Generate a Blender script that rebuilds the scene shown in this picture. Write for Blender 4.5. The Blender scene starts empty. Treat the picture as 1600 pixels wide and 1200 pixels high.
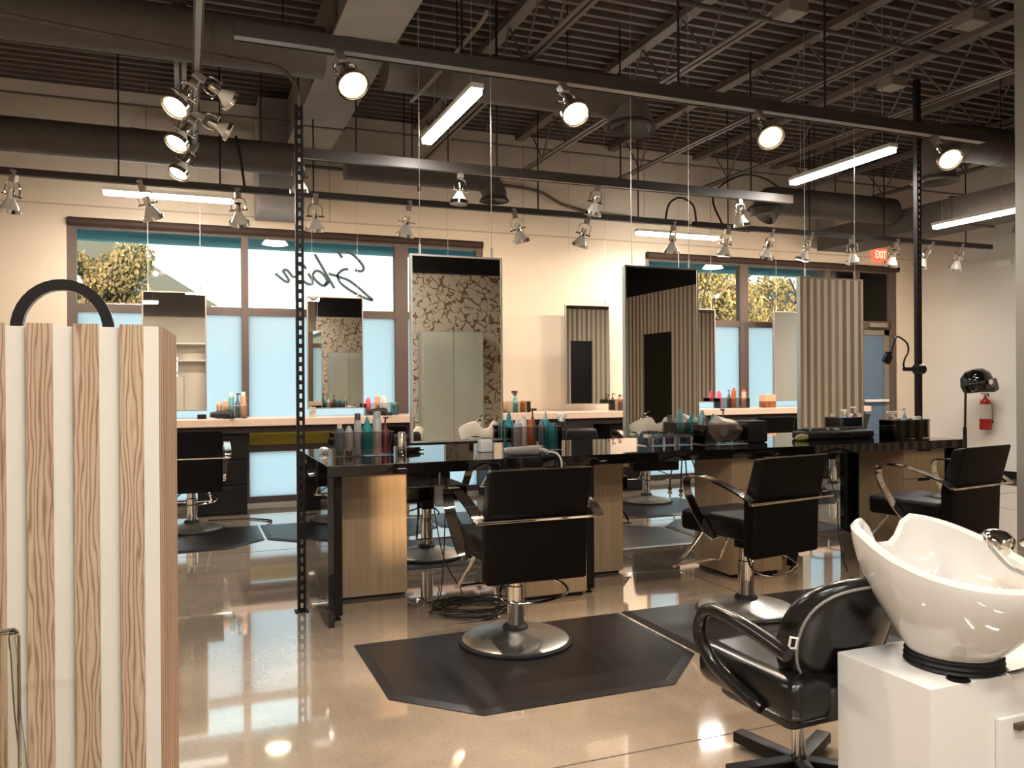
import bpy, bmesh, math, random
from mathutils import Vector, Matrix, Euler
C = bpy.context.scene.collection
sc = bpy.context.scene
PI = math.pi
# ------------------------------------------------------------------ camera
YAW, PITCH, ROLL, FPX, EYE = 0.3773, -0.00109, -0.0062, 1285.0, 1.40
fw = Vector((math.sin(YAW)*math.cos(PITCH), math.cos(YAW)*math.cos(PITCH), math.sin(PITCH)))
r0 = Vector((math.cos(YAW), -math.sin(YAW), 0)); u0 = r0.cross(fw)
rt = r0*math.cos(ROLL)+u0*math.sin(ROLL); up = -r0*math.sin(ROLL)+u0*math.cos(ROLL)
cd = bpy.data.cameras.new('camera'); cam = bpy.data.objects.new('camera', cd); C.objects.link(cam)
M = Matrix((rt, up, -fw)).transposed().to_4x4(); M.translation = Vector((0, 0, EYE)); cam.matrix_world = M
cd.sensor_width = 36; cd.lens = FPX/1600*36; cd.clip_start = .05
sc.camera = cam
def xa(px, Y):                                   # world X of a photograph column on the vertical plane Y
    r = (px-800)/FPX; return Y*(math.sin(YAW)+math.cos(YAW)*r)/(math.cos(YAW)-math.sin(YAW)*r)
# ------------------------------------------------------------------ world, sun, exposure
sc.view_settings.view_transform = 'Standard'; sc.view_settings.look = 'None'
sc.view_settings.exposure = 0.68; sc.view_settings.gamma = 1.0; sc.view_settings.use_curve_mapping = False
w = bpy.data.worlds.new('sky'); sc.world = w; w.use_nodes = True
nt = w.node_tree; nt.nodes.clear()
out = nt.nodes.new('ShaderNodeOutputWorld'); bg = nt.nodes.new('ShaderNodeBackground')
tc = nt.nodes.new('ShaderNodeTexCoord'); sp = nt.nodes.new('ShaderNodeSeparateXYZ'); rp = nt.nodes.new('ShaderNodeValToRGB')
nt.links.new(tc.outputs['Generated'], sp.inputs[0]); nt.links.new(sp.outputs[2], rp.inputs[0]); nt.links.new(rp.outputs[0], bg.inputs[0])
nt.links.new(bg.outputs[0], out.inputs[0])
e = rp.color_ramp.elements; e[0].position = .0; e[0].color = (.80, .93, .84, 1); e[1].position = .45; e[1].color = (.50, .74, .82, 1)
bg.inputs[1].default_value = 1.45
def light(name, typ, loc, power, col, rot=None, to=None, **k):
    l = bpy.data.lights.new(name, typ); l.energy = power; l.color = col
    for a, b in k.items(): setattr(l, a, b)
    o = bpy.data.objects.new(name, l); C.objects.link(o); o.location = loc
    if to is not None: o.rotation_euler = (Vector(to)-Vector(loc)).to_track_quat('-Z', 'Y').to_euler()
    return o
WARM = (1.0, .77, .56)
SUN_TO = Vector((.19, 1, -.125))
light('sun', 'SUN', (0, -8, 6), 7.0, (1.0, .70, .42), to=Vector((0, -8, 6))+SUN_TO, angle=math.radians(2.0))
random.seed(4)
# ------------------------------------------------------------------ materials
def mat(name, col=(.8, .8, .8), rough=.5, metal=0, emit=None, estr=0, trans=0, ior=1.45, coat=0, alpha=1, spec=.5, noise=0, nscale=20, bump=0, bscale=60):
    m = bpy.data.materials.new(name); m.use_nodes = True; t = m.node_tree; b = t.nodes['Principled BSDF']
    b.inputs['Base Color'].default_value = (*col, 1); b.inputs['Roughness'].default_value = rough; b.inputs['Metallic'].default_value = metal
    b.inputs['Transmission Weight'].default_value = trans; b.inputs['IOR'].default_value = ior; b.inputs['Coat Weight'].default_value = coat
    b.inputs['Alpha'].default_value = alpha; b.inputs['Specular IOR Level'].default_value = spec
    if emit: b.inputs['Emission Color'].default_value = (*emit, 1); b.inputs['Emission Strength'].default_value = estr
    if noise or bump:
        tc = t.nodes.new('ShaderNodeTexCoord')
    if noise:
        n = t.nodes.new('ShaderNodeTexNoise'); n.inputs['Scale'].default_value = nscale; n.inputs['Detail'].default_value = 4
        t.links.new(tc.outputs['Object'], n.inputs['Vector'])
        r = t.nodes.new('ShaderNodeValToRGB'); r.color_ramp.elements[0].position = .3; r.color_ramp.elements[1].position = .7
        r.color_ramp.elements[0].color = (*[c*(1-noise) for c in col], 1); r.color_ramp.elements[1].color = (*[min(1, c*(1+noise)) for c in col], 1)
        t.links.new(n.outputs['Fac'], r.inputs[0]); t.links.new(r.outputs[0], b.inputs['Base Color'])
    if bump:
        n2 = t.nodes.new('ShaderNodeTexNoise'); n2.inputs['Scale'].default_value = bscale; n2.inputs['Detail'].default_value = 3
        t.links.new(tc.outputs['Object'], n2.inputs['Vector'])
        bp = t.nodes.new('ShaderNodeBump'); bp.inputs['Strength'].default_value = bump; bp.inputs['Distance'].default_value = .01
        t.links.new(n2.outputs['Fac'], bp.inputs['Height']); t.links.new(bp.outputs[0], b.inputs['Normal'])
    return m
def wood(name, c1, c2, c3, scale=(9, 9, .6), rough=.5, wavescale=3.0, dist=6.0):
    m = bpy.data.materials.new(name); m.use_nodes = True; t = m.node_tree; b = t.nodes['Principled BSDF']
    tc = t.nodes.new('ShaderNodeTexCoord'); mp = t.nodes.new('ShaderNodeMapping'); mp.inputs['Scale'].default_value = scale
    t.links.new(tc.outputs['Object'], mp.inputs[0])
    n = t.nodes.new('ShaderNodeTexNoise'); n.inputs['Scale'].default_value = 1.6; n.inputs['Detail'].default_value = 2
    wv = t.nodes.new('ShaderNodeTexWave'); wv.wave_type = 'BANDS'; wv.bands_direction = 'X'
    wv.inputs['Scale'].default_value = wavescale; wv.inputs['Distortion'].default_value = dist; wv.inputs['Detail'].default_value = 2; wv.inputs['Detail Scale'].default_value = 1.0
    t.links.new(mp.outputs[0], wv.inputs['Vector']); t.links.new(mp.outputs[0], n.inputs['Vector'])
    r = t.nodes.new('ShaderNodeValToRGB'); e = r.color_ramp.elements
    e[0].position = .0; e[0].color = (*c1, 1); e[1].position = 1; e[1].color = (*c3, 1); x = e.new(.22); x.color = (*c2, 1)
    t.links.new(wv.outputs['Fac'], r.inputs[0])
    mx = t.nodes.new('ShaderNodeMix'); mx.data_type = 'RGBA'; mx.blend_type = 'MULTIPLY'; mx.inputs[0].default_value = .5
    r2 = t.nodes.new('ShaderNodeValToRGB'); r2.color_ramp.elements[0].position = .35; r2.color_ramp.elements[0].color = (.75, .68, .6, 1); r2.color_ramp.elements[1].position = .65
    t.links.new(n.outputs['Fac'], r2.inputs[0]); t.links.new(r.outputs[0], mx.inputs[6]); t.links.new(r2.outputs[0], mx.inputs[7])
    t.links.new(mx.outputs[2], b.inputs['Base Color']); b.inputs['Roughness'].default_value = rough
    return m
M_wall = mat('wall_paint', (.62, .54, .44), .8, noise=.03, nscale=2)
M_wallR = mat('right_wall_paint', (.66, .62, .55), .8, noise=.02, nscale=2)
M_duct = mat('painted_duct', (.085, .066, .052), .6, noise=.12, nscale=6)
M_beam = mat('painted_beam_duct', (.20, .165, .13), .6, noise=.1, nscale=4)
M_strut = mat('strut_channel', (.045, .034, .028), .5, noise=.1, nscale=9)
M_joist = mat('joist_steel', (.14, .11, .09), .55)
M_deck = mat('steel_deck', (.115, .088, .075), .55, noise=.15, nscale=5)
M_blk = mat('black_paint', (.006, .004, .0035), .45, spec=.3)
M_blkgloss = mat('black_gloss', (.004, .003, .003), .03, spec=.75)
M_leather = mat('black_leather', (.0025, .0012, .001), .42, spec=.16, bump=.15, bscale=180)
M_leather2 = mat('black_smooth_leather', (.006, .005, .0045), .24, bump=.05, bscale=90)
M_rubber = mat('black_rubber', (.012, .010, .010), .6)
M_mat = mat('mat_rubber', (.012, .010, .0105), .30, bump=.10, bscale=300, noise=.2, nscale=3)
M_chrome = mat('chrome', (.80, .76, .70), .07, 1)
M_steel = mat('brushed_steel', (.66, .64, .60), .34, 1)
M_frame = mat('window_frame', (.10, .07, .06), .5)
M_blind = mat('dark_blind', (.035, .018, .012), .7)
M_mirror = mat('mirror_glass', (.80, .79, .74), 0.0, 1)
M_white = mat('white_laminate', (.68, .665, .62), .35)
M_ceram = mat('white_ceramic', (.62, .60, .56), .06, coat=1)
M_plasticw = mat('white_plastic', (.75, .72, .66), .35)
M_counter = mat('beige_counter', (.66, .50, .40), .35, noise=.03, nscale=12)
M_yellow = mat('mustard_panel', (.50, .40, .05), .6)
M_greyp = mat('grey_panel', (.22, .22, .21), .5)
M_wire = mat('steel_wire', (.5, .47, .42), .4, .8)
M_alu = mat('galvanised', (.35, .31, .27), .4, .6)
def veneer():
    m = bpy.data.materials.new('oak_veneer'); m.use_nodes = True; t = m.node_tree; b = t.nodes['Principled BSDF']
    tc = t.nodes.new('ShaderNodeTexCoord'); mp = t.nodes.new('ShaderNodeMapping'); mp.inputs['Scale'].default_value = (40, 40, 1.4)
    n = t.nodes.new('ShaderNodeTexNoise'); n.inputs['Scale'].default_value = 1; n.inputs['Detail'].default_value = 5
    r = t.nodes.new('ShaderNodeValToRGB'); e = r.color_ramp.elements; e[0].position = .3; e[0].color = (.33, .225, .125, 1); e[1].position = .7; e[1].color = (.42, .30, .175, 1)
    t.links.new(tc.outputs['Object'], mp.inputs[0]); t.links.new(mp.outputs[0], n.inputs['Vector']); t.links.new(n.outputs['Fac'], r.inputs[0]); t.links.new(r.outputs[0], b.inputs['Base Color'])
    b.inputs['Roughness'].default_value = .42; return m
M_veneer = veneer()
M_ply = wood('pine_slat', (.24, .15, .085), (.40, .28, .185), (.50, .375, .265), (5.5, 5.5, .75), .5, 5.0, 14)
M_cream = mat('cream_panel_paint', (.62, .595, .53), .55, bump=.05, bscale=120)
M_woodend = wood('plywood_edge', (.16, .09, .05), (.36, .22, .13), (.44, .29, .18), (20, 20, .3), .6, 3, 2)
M_bulbw = mat('white_bulb_glass', (.80, .76, .68), .25)
M_lit = mat('lit_bulb', (1, 1, 1), .5, emit=(1.0, .80, .52), estr=22)
M_tube = mat('lit_tube', (1, 1, 1), .5, emit=(1.0, .93, .83), estr=24)
M_dimlit = mat('soft_lit_bulb', (1, 1, 1), .5, emit=(1.0, .78, .50), estr=4)
M_cable = mat('black_cable', (.008, .006, .006), .5)
M_grey = mat('grey_plastic', (.22, .21, .19), .45)
def frost():
    m = bpy.data.materials.new('frosted_film'); m.use_nodes = True; t = m.node_tree; t.nodes.clear()
    o = t.nodes.new('ShaderNodeOutputMaterial'); a = t.nodes.new('ShaderNodeBsdfTranslucent'); g = t.nodes.new('ShaderNodeBsdfGlossy'); mx = t.nodes.new('ShaderNodeMixShader')
    a.inputs[0].default_value = (.90, .95, 1.0, 1); g.inputs['Roughness'].default_value = .25; mx.inputs[0].default_value = .05
    t.links.new(a.outputs[0], mx.inputs[1]); t.links.new(g.outputs[0], mx.inputs[2]); t.links.new(mx.outputs[0], o.inputs[0]); return m
M_frost = frost()
def clearglass(name, tint=(.95, .98, .97), refl=.06):
    m = bpy.data.materials.new(name); m.use_nodes = True; t = m.node_tree; t.nodes.clear()
    o = t.nodes.new('ShaderNodeOutputMaterial'); a = t.nodes.new('ShaderNodeBsdfTransparent'); g = t.nodes.new('ShaderNodeBsdfGlossy'); mx = t.nodes.new('ShaderNodeMixShader')
    f = t.nodes.new('ShaderNodeFresnel'); f.inputs[0].default_value = 1.45
    a.inputs[0].default_value = (*tint, 1); g.inputs['Roughness'].default_value = .02
    t.links.new(f.outputs[0], mx.inputs[0]); t.links.new(a.outputs[0], mx.inputs[1]); t.links.new(g.outputs[0], mx.inputs[2]); t.links.new(mx.outputs[0], o.inputs[0]); return m
M_glass = clearglass('clear_glass'); M_smoke = clearglass('smoked_acrylic', (.80, .76, .76)); M_acryl = clearglass('clear_acrylic', (.90, .895, .86))
def floor_mat():
    m = bpy.data.materials.new('polished_concrete'); m.use_nodes = True; t = m.node_tree; b = t.nodes['Principled BSDF']
    tc = t.nodes.new('ShaderNodeTexCoord')
    n = t.nodes.new('ShaderNodeTexNoise'); n.inputs['Scale'].default_value = 1.1; n.inputs['Detail'].default_value = 8; n.inputs['Roughness'].default_value = .6
    n3 = t.nodes.new('ShaderNodeTexNoise'); n3.inputs['Scale'].default_value = 60; n3.inputs['Detail'].default_value = 4
    for k in (n, n3): t.links.new(tc.outputs['Object'], k.inputs['Vector'])
    r = t.nodes.new('ShaderNodeValToRGB'); e = r.color_ramp.elements
    e[0].position = .3; e[0].color = (.26, .205, .155, 1); e[1].position = .72; e[1].color = (.47, .38, .29, 1)
    t.links.new(n.outputs['Fac'], r.inputs[0])
    r3 = t.nodes.new('ShaderNodeValToRGB'); r3.color_ramp.elements[0].position = .35; r3.color_ramp.elements[0].color = (.82, .82, .82, 1); r3.color_ramp.elements[1].position = .6
    t.links.new(n3.outputs['Fac'], r3.inputs[0])
    mx = t.nodes.new('ShaderNodeMix'); mx.data_type = 'RGBA'; mx.blend_type = 'MULTIPLY'; mx.inputs[0].default_value = .6
    t.links.new(r.outputs[0], mx.inputs[6]); t.links.new(r3.outputs[0], mx.inputs[7])
    t.links.new(mx.outputs[2], b.inputs['Base Color'])
    b.inputs['Roughness'].default_value = .07; b.inputs['IOR'].default_value = 1.7; b.inputs['Specular IOR Level'].default_value = 1.0; b.inputs['Coat Weight'].default_value = 1; b.inputs['Coat IOR'].default_value = 1.7; b.inputs['Coat Roughness'].default_value = .03
    n2 = t.nodes.new('ShaderNodeTexNoise'); n2.inputs['Scale'].default_value = 3.5; n2.inputs['Detail'].default_value = 2
    t.links.new(tc.outputs['Object'], n2.inputs['Vector'])
    bp = t.nodes.new('ShaderNodeBump'); bp.inputs['Strength'].default_value = .03; bp.inputs['Distance'].default_value = .02
    t.links.new(n2.outputs['Fac'], bp.inputs['Height']); t.links.new(bp.outputs[0], b.inputs['Normal'])
    return m
M_floor = floor_mat()
def brick_mat(name, c1, c2, cm, sx, sy, sw=.5, sh=.25, rot=(PI/2, 0, 0)):
    m = bpy.data.materials.new(name); m.use_nodes = True; t = m.node_tree; b = t.nodes['Principled BSDF']
    tc = t.nodes.new('ShaderNodeTexCoord'); mp = t.nodes.new('ShaderNodeMapping'); mp.inputs['Rotation'].default_value = rot; mp.inputs['Scale'].default_value = (sx, sy, sx)
    br = t.nodes.new('ShaderNodeTexBrick'); br.inputs['Color1'].default_value = (*c1, 1); br.inputs['Color2'].default_value = (*c2, 1); br.inputs['Mortar'].default_value = (*cm, 1)
    br.inputs['Scale'].default_value = 1
    br.inputs['Brick Width'].default_value = sw; br.inputs['Row Height'].default_value = sh; br.inputs['Mortar Size'].default_value = .02
    t.links.new(tc.outputs['Object'], mp.inputs[0]); t.links.new(mp.outputs[0], br.inputs['Vector']); t.links.new(br.outputs['Color'], b.inputs['Base Color'])
    b.inputs['Roughness'].default_value = .9; return m
M_brick = brick_mat('brick', (.10, .075, .06), (.07, .055, .045), (.16, .13, .11), 1, 1, .4, .12)
def paper_mat():
    m = bpy.data.materials.new('branch_wallpaper'); m.use_nodes = True; t = m.node_tree; b = t.nodes['Principled BSDF']
    tc = t.nodes.new('ShaderNodeTexCoord'); n = t.nodes.new('ShaderNodeTexNoise'); n.inputs['Scale'].default_value = 3; n.inputs['Detail'].default_value = 3
    t.links.new(tc.outputs['Object'], n.inputs['Vector'])
    ad = t.nodes.new('ShaderNodeMix'); ad.data_type = 'RGBA'; ad.blend_type = 'ADD'; ad.inputs[0].default_value = .45
    t.links.new(tc.outputs['Object'], ad.inputs[6]); t.links.new(n.outputs['Color'], ad.inputs[7])
    v = t.nodes.new('ShaderNodeTexVoronoi'); v.feature = 'DISTANCE_TO_EDGE'; v.inputs['Scale'].default_value = 7.5
    t.links.new(ad.outputs[2], v.inputs['Vector'])
    n4 = t.nodes.new('ShaderNodeTexNoise'); n4.inputs['Scale'].default_value = 5; t.links.new(tc.outputs['Object'], n4.inputs['Vector'])
    mt = t.nodes.new('ShaderNodeMath'); mt.operation = 'MULTIPLY'; mt.inputs[1].default_value = .12; sb = t.nodes.new('ShaderNodeMath'); sb.operation = 'SUBTRACT'; sb.inputs[1].default_value = .36; n4.inputs['Scale'].default_value = 9; t.links.new(n4.outputs['Fac'], sb.inputs[0]); t.links.new(sb.outputs[0], mt.inputs[0]); mt.inputs[1].default_value = .38
    lt = t.nodes.new('ShaderNodeMath'); lt.operation = 'LESS_THAN'; t.links.new(v.outputs['Distance'], lt.inputs[0]); t.links.new(mt.outputs[0], lt.inputs[1])
    mx = t.nodes.new('ShaderNodeMix'); mx.data_type = 'RGBA'; t.links.new(lt.outputs[0], mx.inputs[0])
    mx.inputs[6].default_value = (.42, .36, .27, 1); mx.inputs[7].default_value = (.15, .08, .05, 1)
    t.links.new(mx.outputs[2], b.inputs['Base Color']); b.inputs['Roughness'].default_value = .8; return m
M_paper = paper_mat()
# ------------------------------------------------------------------ mesh builder
class MB:
    def __init__(s): s.bm = bmesh.new()
    def _new(s, fn):
        n = len(s.bm.verts); fn(); s.bm.verts.ensure_lookup_table(); return s.bm.verts[n:]
    def box(s, x0, y0, z0, x1, y1, z1, bev=0, seg=2, M=None):
        t = bmesh.new(); bmesh.ops.create_cube(t, size=1)
        bmesh.ops.scale(t, vec=(abs(x1-x0), abs(y1-y0), abs(z1-z0)), verts=t.verts); bmesh.ops.translate(t, vec=((x0+x1)/2, (y0+y1)/2, (z0+z1)/2), verts=t.verts)
        if bev: bmesh.ops.bevel(t, geom=t.edges[:], offset=bev, segments=seg, profile=.6, affect='EDGES')
        if M is not None: t.transform(M)
        s.add(t); return s
    def add(s, t):
        me = bpy.data.meshes.new('tmp'); t.to_mesh(me); t.free(); s.bm.from_mesh(me); bpy.data.meshes.remove(me)
    def sweep(s, pts, prof, closed=False, upv=None, scales=None, cap=True):
        pts = [Vector(p) for p in pts]; n = len(pts); rings = []; nrm = None
        for i, p in enumerate(pts):
            a = pts[i-1] if (i > 0 or closed) else p; b = pts[(i+1) % n] if (i < n-1 or closed) else p
            d = (b-a).normalized()
            if upv is not None: nrm = Vector(upv)
            if nrm is None: nrm = Vector((0, 0, 1)) if abs(d.z) < .9 else Vector((1, 0, 0))
            nrm = (nrm-d*nrm.dot(d)).normalized(); bi = d.cross(nrm)
            k = scales[i] if scales else 1
            rings.append([s.bm.verts.new(p+(bi*u+nrm*v)*k) for u, v in prof])
        m = len(prof)
        for i in range(n if closed else n-1):
            A, B = rings[i], rings[(i+1) % n]
            for j in range(m): s.bm.faces.new((A[j], A[(j+1) % m], B[(j+1) % m], B[j]))
        if not closed and cap:
            s.bm.faces.new(rings[0][::-1]); s.bm.faces.new(rings[-1])
        return s
    def tube(s, pts, r, n=8, closed=False, scales=None):
        return s.sweep(pts, [(r*math.cos(2*PI*k/n), r*math.sin(2*PI*k/n)) for k in range(n)], closed, scales=scales)
    def ribbon(s, pts, wd, th, upv=None, closed=False):
        return s.sweep(pts, [(-wd/2, -th/2), (wd/2, -th/2), (wd/2, th/2), (-wd/2, th/2)], closed, upv)
    def lathe(s, prof, c=(0, 0, 0), n=24, M=None, cap=True):
        if prof[0] == prof[-1]: cap = False
        t = bmesh.new(); rings = []
        for r, z in prof:
            rings.append([t.verts.new((max(r, 1e-4)*math.cos(2*PI*k/n), max(r, 1e-4)*math.sin(2*PI*k/n), z)) for k in range(n)])
        for A, B in zip(rings, rings[1:]):
            for j in range(n): t.faces.new((A[j], A[(j+1) % n], B[(j+1) % n], B[j]))
        if cap and prof[0][0] > 1e-3: t.faces.new(rings[0][::-1])
        if cap and prof[-1][0] > 1e-3: t.faces.new(rings[-1])
        if M is not None: t.transform(M)
        bmesh.ops.translate(t, vec=c, verts=t.verts); s.add(t); return s
    def cyl(s, a, b, r, n=12): return s.tube([a, b], r, n)
    def prism(s, poly, z0, z1, M=None):           # polygon in xy, extruded in z
        t = bmesh.new(); A = [t.verts.new((x, y, z0)) for x, y in poly]; B = [t.verts.new((x, y, z1)) for x, y in poly]
        t.faces.new(A[::-1]); t.faces.new(B); m = len(poly)
        for j in range(m): t.faces.new((A[j], A[(j+1) % m], B[(j+1) % m], B[j]))
        if M is not None: t.transform(M)
        s.add(t); return s
    def blob(s, c, rx, ry, rz, n=2, jit=0):
        t = bmesh.new(); bmesh.ops.create_icosphere(t, subdivisions=n, radius=1)
        for v in t.verts:
            k = 1+random.uniform(-jit, jit); v.co = Vector((v.co.x*rx*k+c[0], v.co.y*ry*k+c[1], v.co.z*rz*k+c[2]))
        s.add(t); return s
    def build(s, name, m, parent=None, smooth=False, kind=None, label=None):
        bmesh.ops.recalc_face_normals(s.bm, faces=s.bm.faces)
        me = bpy.data.meshes.new(name); s.bm.to_mesh(me); s.bm.free()
        if isinstance(m, (list, tuple)):
            for q in m: me.materials.append(q)
        else: me.materials.append(m)
        if smooth: me.shade_smooth(); me.set_sharp_from_angle(angle=math.radians(38))
        o = bpy.data.objects.new(name, me); C.objects.link(o)
        if parent is not None: o.parent = parent
        if kind: o['kind'] = kind
        if label: o['label'] = label
        return o
def tag(o, label, cat, group=None):
    o['label'] = label; o['category'] = cat
    if group: o['group'] = group
    return o
def thing(name, label, cat, loc=(0, 0, 0), rz=0, group=None):
    o = bpy.data.objects.new(name, None); C.objects.link(o); o.empty_display_size = .1
    o.location = loc; o.rotation_euler = (0, 0, rz); return tag(o, label, cat, group)
def dup(root, loc, rz, label, group=None):
    r = root.copy(); C.objects.link(r); r.location = loc; r.rotation_euler = (0, 0, rz); r['label'] = label
    if group: r['group'] = group
    for ch in list(root.children):
        c = ch.copy(); C.objects.link(c); c.parent = r
        for g in list(ch.children):
            d = g.copy(); C.objects.link(d); d.parent = c
    return r
def smooth_path(P, n=6, closed=False):
    P = [Vector(p) for p in P]; o = []; m = len(P)
    for i in range(m if closed else m-1):
        if closed: a, b, c, d = P[i-1], P[i], P[(i+1) % m], P[(i+2) % m]
        else: a, b, c, d = P[max(i-1, 0)], P[i], P[i+1], P[min(i+2, m-1)]
        for k in range(n):
            t = k/n; o.append(.5*((2*b)+(c-a)*t+(2*a-5*b+4*c-d)*t*t+(-a+3*b-3*c+d)*t**3))
    if not closed: o.append(P[-1])
    return o
def struct(name, mb, m, parent=None, smooth=False):
    return mb.build(name, m, parent, smooth, kind=None if parent else 'structure')
def sempty(name, loc=(0, 0, 0)):
    o = bpy.data.objects.new(name, None); C.objects.link(o); o.location = loc; o['kind'] = 'structure'; return o
YW = 9.92; XR = 10.9; DECK = 4.62; XP = 6.4; YB = -3.4; XL = -4.2
# ------------------------------------------------------------------ shell
f = struct('floor', MB().box(XL-.2, YB-.2, -.15, XR+.2, YW+.3, 0), M_floor)
j = MB()
for y in (2.72, 7.2): j.box(XL, y, .0002, XR, y+.006, .0012)
for x in (-1.6, 3.4, 8.3): j.box(x, YB, .0002, x+.006, YW, .0012)
struct('trim_1', j, mat('floor_joint', (.07, .055, .045), .8))
W1 = (-1.18, 3.54, 3.20); W2 = (5.93, 10.54, 3.20)
b = MB(); b.box(XL, YW, 0, W1[0], YW+.25, DECK); b.box(W1[0], YW, W1[2], W1[1], YW+.25, DECK); b.box(W1[1], YW, 0, W2[0], YW+.25, DECK)
b.box(W2[0], YW, W2[2], W2[1], YW+.25, DECK); b.box(W2[1], YW, 0, XR+.2, YW+.25, DECK)
b.box(W2[0], YW, 0, 9.75, YW+.25, .03); b.box(W1[0], YW, 0, W1[1], YW+.25, .03)
struct('wall_far', b, M_wall)
b = MB()
for x in (4.1, 7.35, 8.95, -2.3, -.4, 1.6): b.box(x, YW-.004, 3.34, x+.012, YW+.002, 4.5)
b.box(XL, YW-.004, 3.33, XR, YW+.002, 3.345)
struct('trim_2', b, mat('wall_joint', (.40, .34, .27), .8))
struct('wall_right', MB().box(XR, YB, 0, XR+.2, YW, DECK), M_wallR)
struct('baseboard_right', MB().box(XR-.015, 0, 0, XR, YW, .1), M_blk)
b = MB(); b.box(XL-.2, YB-.2, 0, XL, YW+.25, DECK); struct('wall_left', b, M_wall)
# back wall with a small high window that lets one ray of evening sun in
b = MB()
b.box(XL, YB-.2, 0, -.46, YB, DECK); b.box(-.19, YB-.2, 0, XR, YB, DECK); b.box(-.46, YB-.2, 0, -.19, YB, 1.42); b.box(-.46, YB-.2, 2.12, -.19, YB, DECK); b.box(-.46, YB-.2, 1.68, -.19, YB-.1, 1.73)
struct('wall_back', b, M_wall)
b = MB(); b.box(2.9, -1.0, 3.02, XP+.3, -.80, DECK); b.box(XP-.02, -.8, 2.72, XP+.3, 4.6, DECK); struct('wall_shade_block', b, M_blk)  # added black boxes standing in for the dark ceiling zone in the island mirrors
struct('wall_shade_block_entry', MB().box(XL, YB, 3.15, 2.9, YB+.3, DECK), M_duct)  # added dark box, stands for the shaded ceiling reflected in the left counter mirror
# corrugated roof deck (ribs along X)
b = bmesh.new(); prof = []; y = YB-.2
while y < YW+.2:
    prof += [(y, DECK), (y+.042, DECK), (y+.050, DECK+.085), (y+.144, DECK+.085)]; y += .152
va = [b.verts.new((XL-.2, p, z)) for p, z in prof]; vb = [b.verts.new((XR+.2, p, z)) for p, z in prof]
for i in range(len(prof)-1): b.faces.new((va[i], va[i+1], vb[i+1], vb[i]))
q = MB(); q.bm = b
dk = struct('ceiling', q, M_deck)
struct('roof_slab', MB().box(XL-.2, YB-.2, DECK+.10, XR+.2, YW+.3, DECK+.25), M_deck)
# open web joists along Y
for k in range(8):
    X = -.03+1.36*k
    if XR-X < .2: continue
    b = MB()
    b.box(X-.055, YB, DECK-.07, X+.055, YW, DECK-.0)
    for sx in (-1, 1): b.box(X+sx*.012, YB, 4.11, X+sx*.05, YW, 4.118); b.box(X+sx*.012, YB, 4.11, X+sx*.018, YW, 4.15)
    y = YB; s = 0
    while y < YW-.5:
        b.cyl((X, y, 4.13 if s else DECK-.06), (X, y+.34, DECK-.06 if s else 4.13), .010, 6); y += .34; s = 1-s
    o = b.build('roof_joist', M_joist); o['kind'] = 'structure'
for Y in (2.2, 4.1, 6.9, 8.9):
    b = MB().cyl((XL, Y, 4.16), (XR, Y, 4.16), .012, 6); o = b.build('bridging_rod_beam', M_joist); o['kind'] = 'structure'
# beam-like rectangular duct along Y
d = thing('rectangular_duct', 'big boxed ceiling duct running from the near ceiling to the window wall', 'duct')
MB().box(1.04, 2.0, 3.93, 1.47, 9.2, 4.5, .005).build('duct_body', M_beam, d)
b = MB().box(1.0, 2.0, 3.915, 1.07, 9.2, 3.95); b.build('duct_flange', M_beam, d)
b = MB()
for y in (3.6, 6.0, 8.2): b.box(1.02, y, 3.92, 1.49, y+.03, 4.51)
b.build('duct_seam', M_duct, d)
MB().box(.74, 9.2, 3.28, 1.22, 9.85, 4.5, .01).build('duct_drop', mat('pale_duct', (.28, .27, .26), .6), d)
# right rectangular duct
d = thing('rectangular_duct', 'dark boxed duct running along the right wall above the exit sign', 'duct')
MB().box(8.65, 5.2, 3.32, 9.35, 9.6, 3.62, .005).build('duct_body', M_duct, d)
MB().box(8.63, 7.3, 3.30, 9.37, 7.34, 3.64).build('duct_seam', M_duct, d)
# round ducts
def round_duct(label, X0, X1, Y, Z, R, diffX, diffZ, left=True):
    d = thing('round_duct', label, 'duct')
    MB().tube([(X0, Y, Z), (X1, Y, Z)], R, 28).build('duct_body', M_duct, d, True)
    if diffX is not None:
        s = 1 if diffX > X1-.01 else -1; xe = X1 if s > 0 else X0
        MB().tube(smooth_path([(xe, Y, Z), (xe+s*abs(diffX-xe)*.6, Y, Z-.02), (diffX, Y, Z-.14*R/.2-.05), (diffX, Y, diffZ+.04)], 5), R*.98, 28).build('elbow', M_duct, d, True)
        b = MB()
        for k, rr in enumerate((1.22, .95, .68, .42)): b.lathe([(R*rr, 0), (R*rr*1.02, .004), (R*rr*.82, .05), (R*rr*.80, .045), (R*rr, 0)], (diffX, Y, diffZ-.0+.012*k), 28)
        b.build('diffuser', M_duct, d, True)
    b = MB()
    x = X0+.5
    b.bm.free()
    while x < X1-.2: MB().lathe([(R*1.0, -.01), (R*1.03, 0), (R*1.0, .01)], (0, 0, 0), 28, Matrix.Translation((x, Y, Z)) @ Matrix.Rotation(PI/2, 4, 'Y'), False).build('seam_ring', M_duct, d, True); x += 1.3
    b = MB()
    b.bm.free()
    for x in (X0+.6, (X0+X1)/2, X1-.3): MB().cyl((x, Y, Z+R), (x, Y, DECK), .006, 6).build('hanger_rod', M_cable, d)
round_duct('round brown ceiling duct at upper left behind the perforated post', XL, .99, 6.36, 3.92, .19, None, 0)
round_duct('round brown duct curving down to a ring diffuser behind the lit strut', 1.46, 3.35, 6.36, 3.9, .19, 3.66, 3.64)
round_duct('lower round duct at far left above the window tube light', XL, .98, 8.2, 3.58, .15, None, 0)
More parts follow.
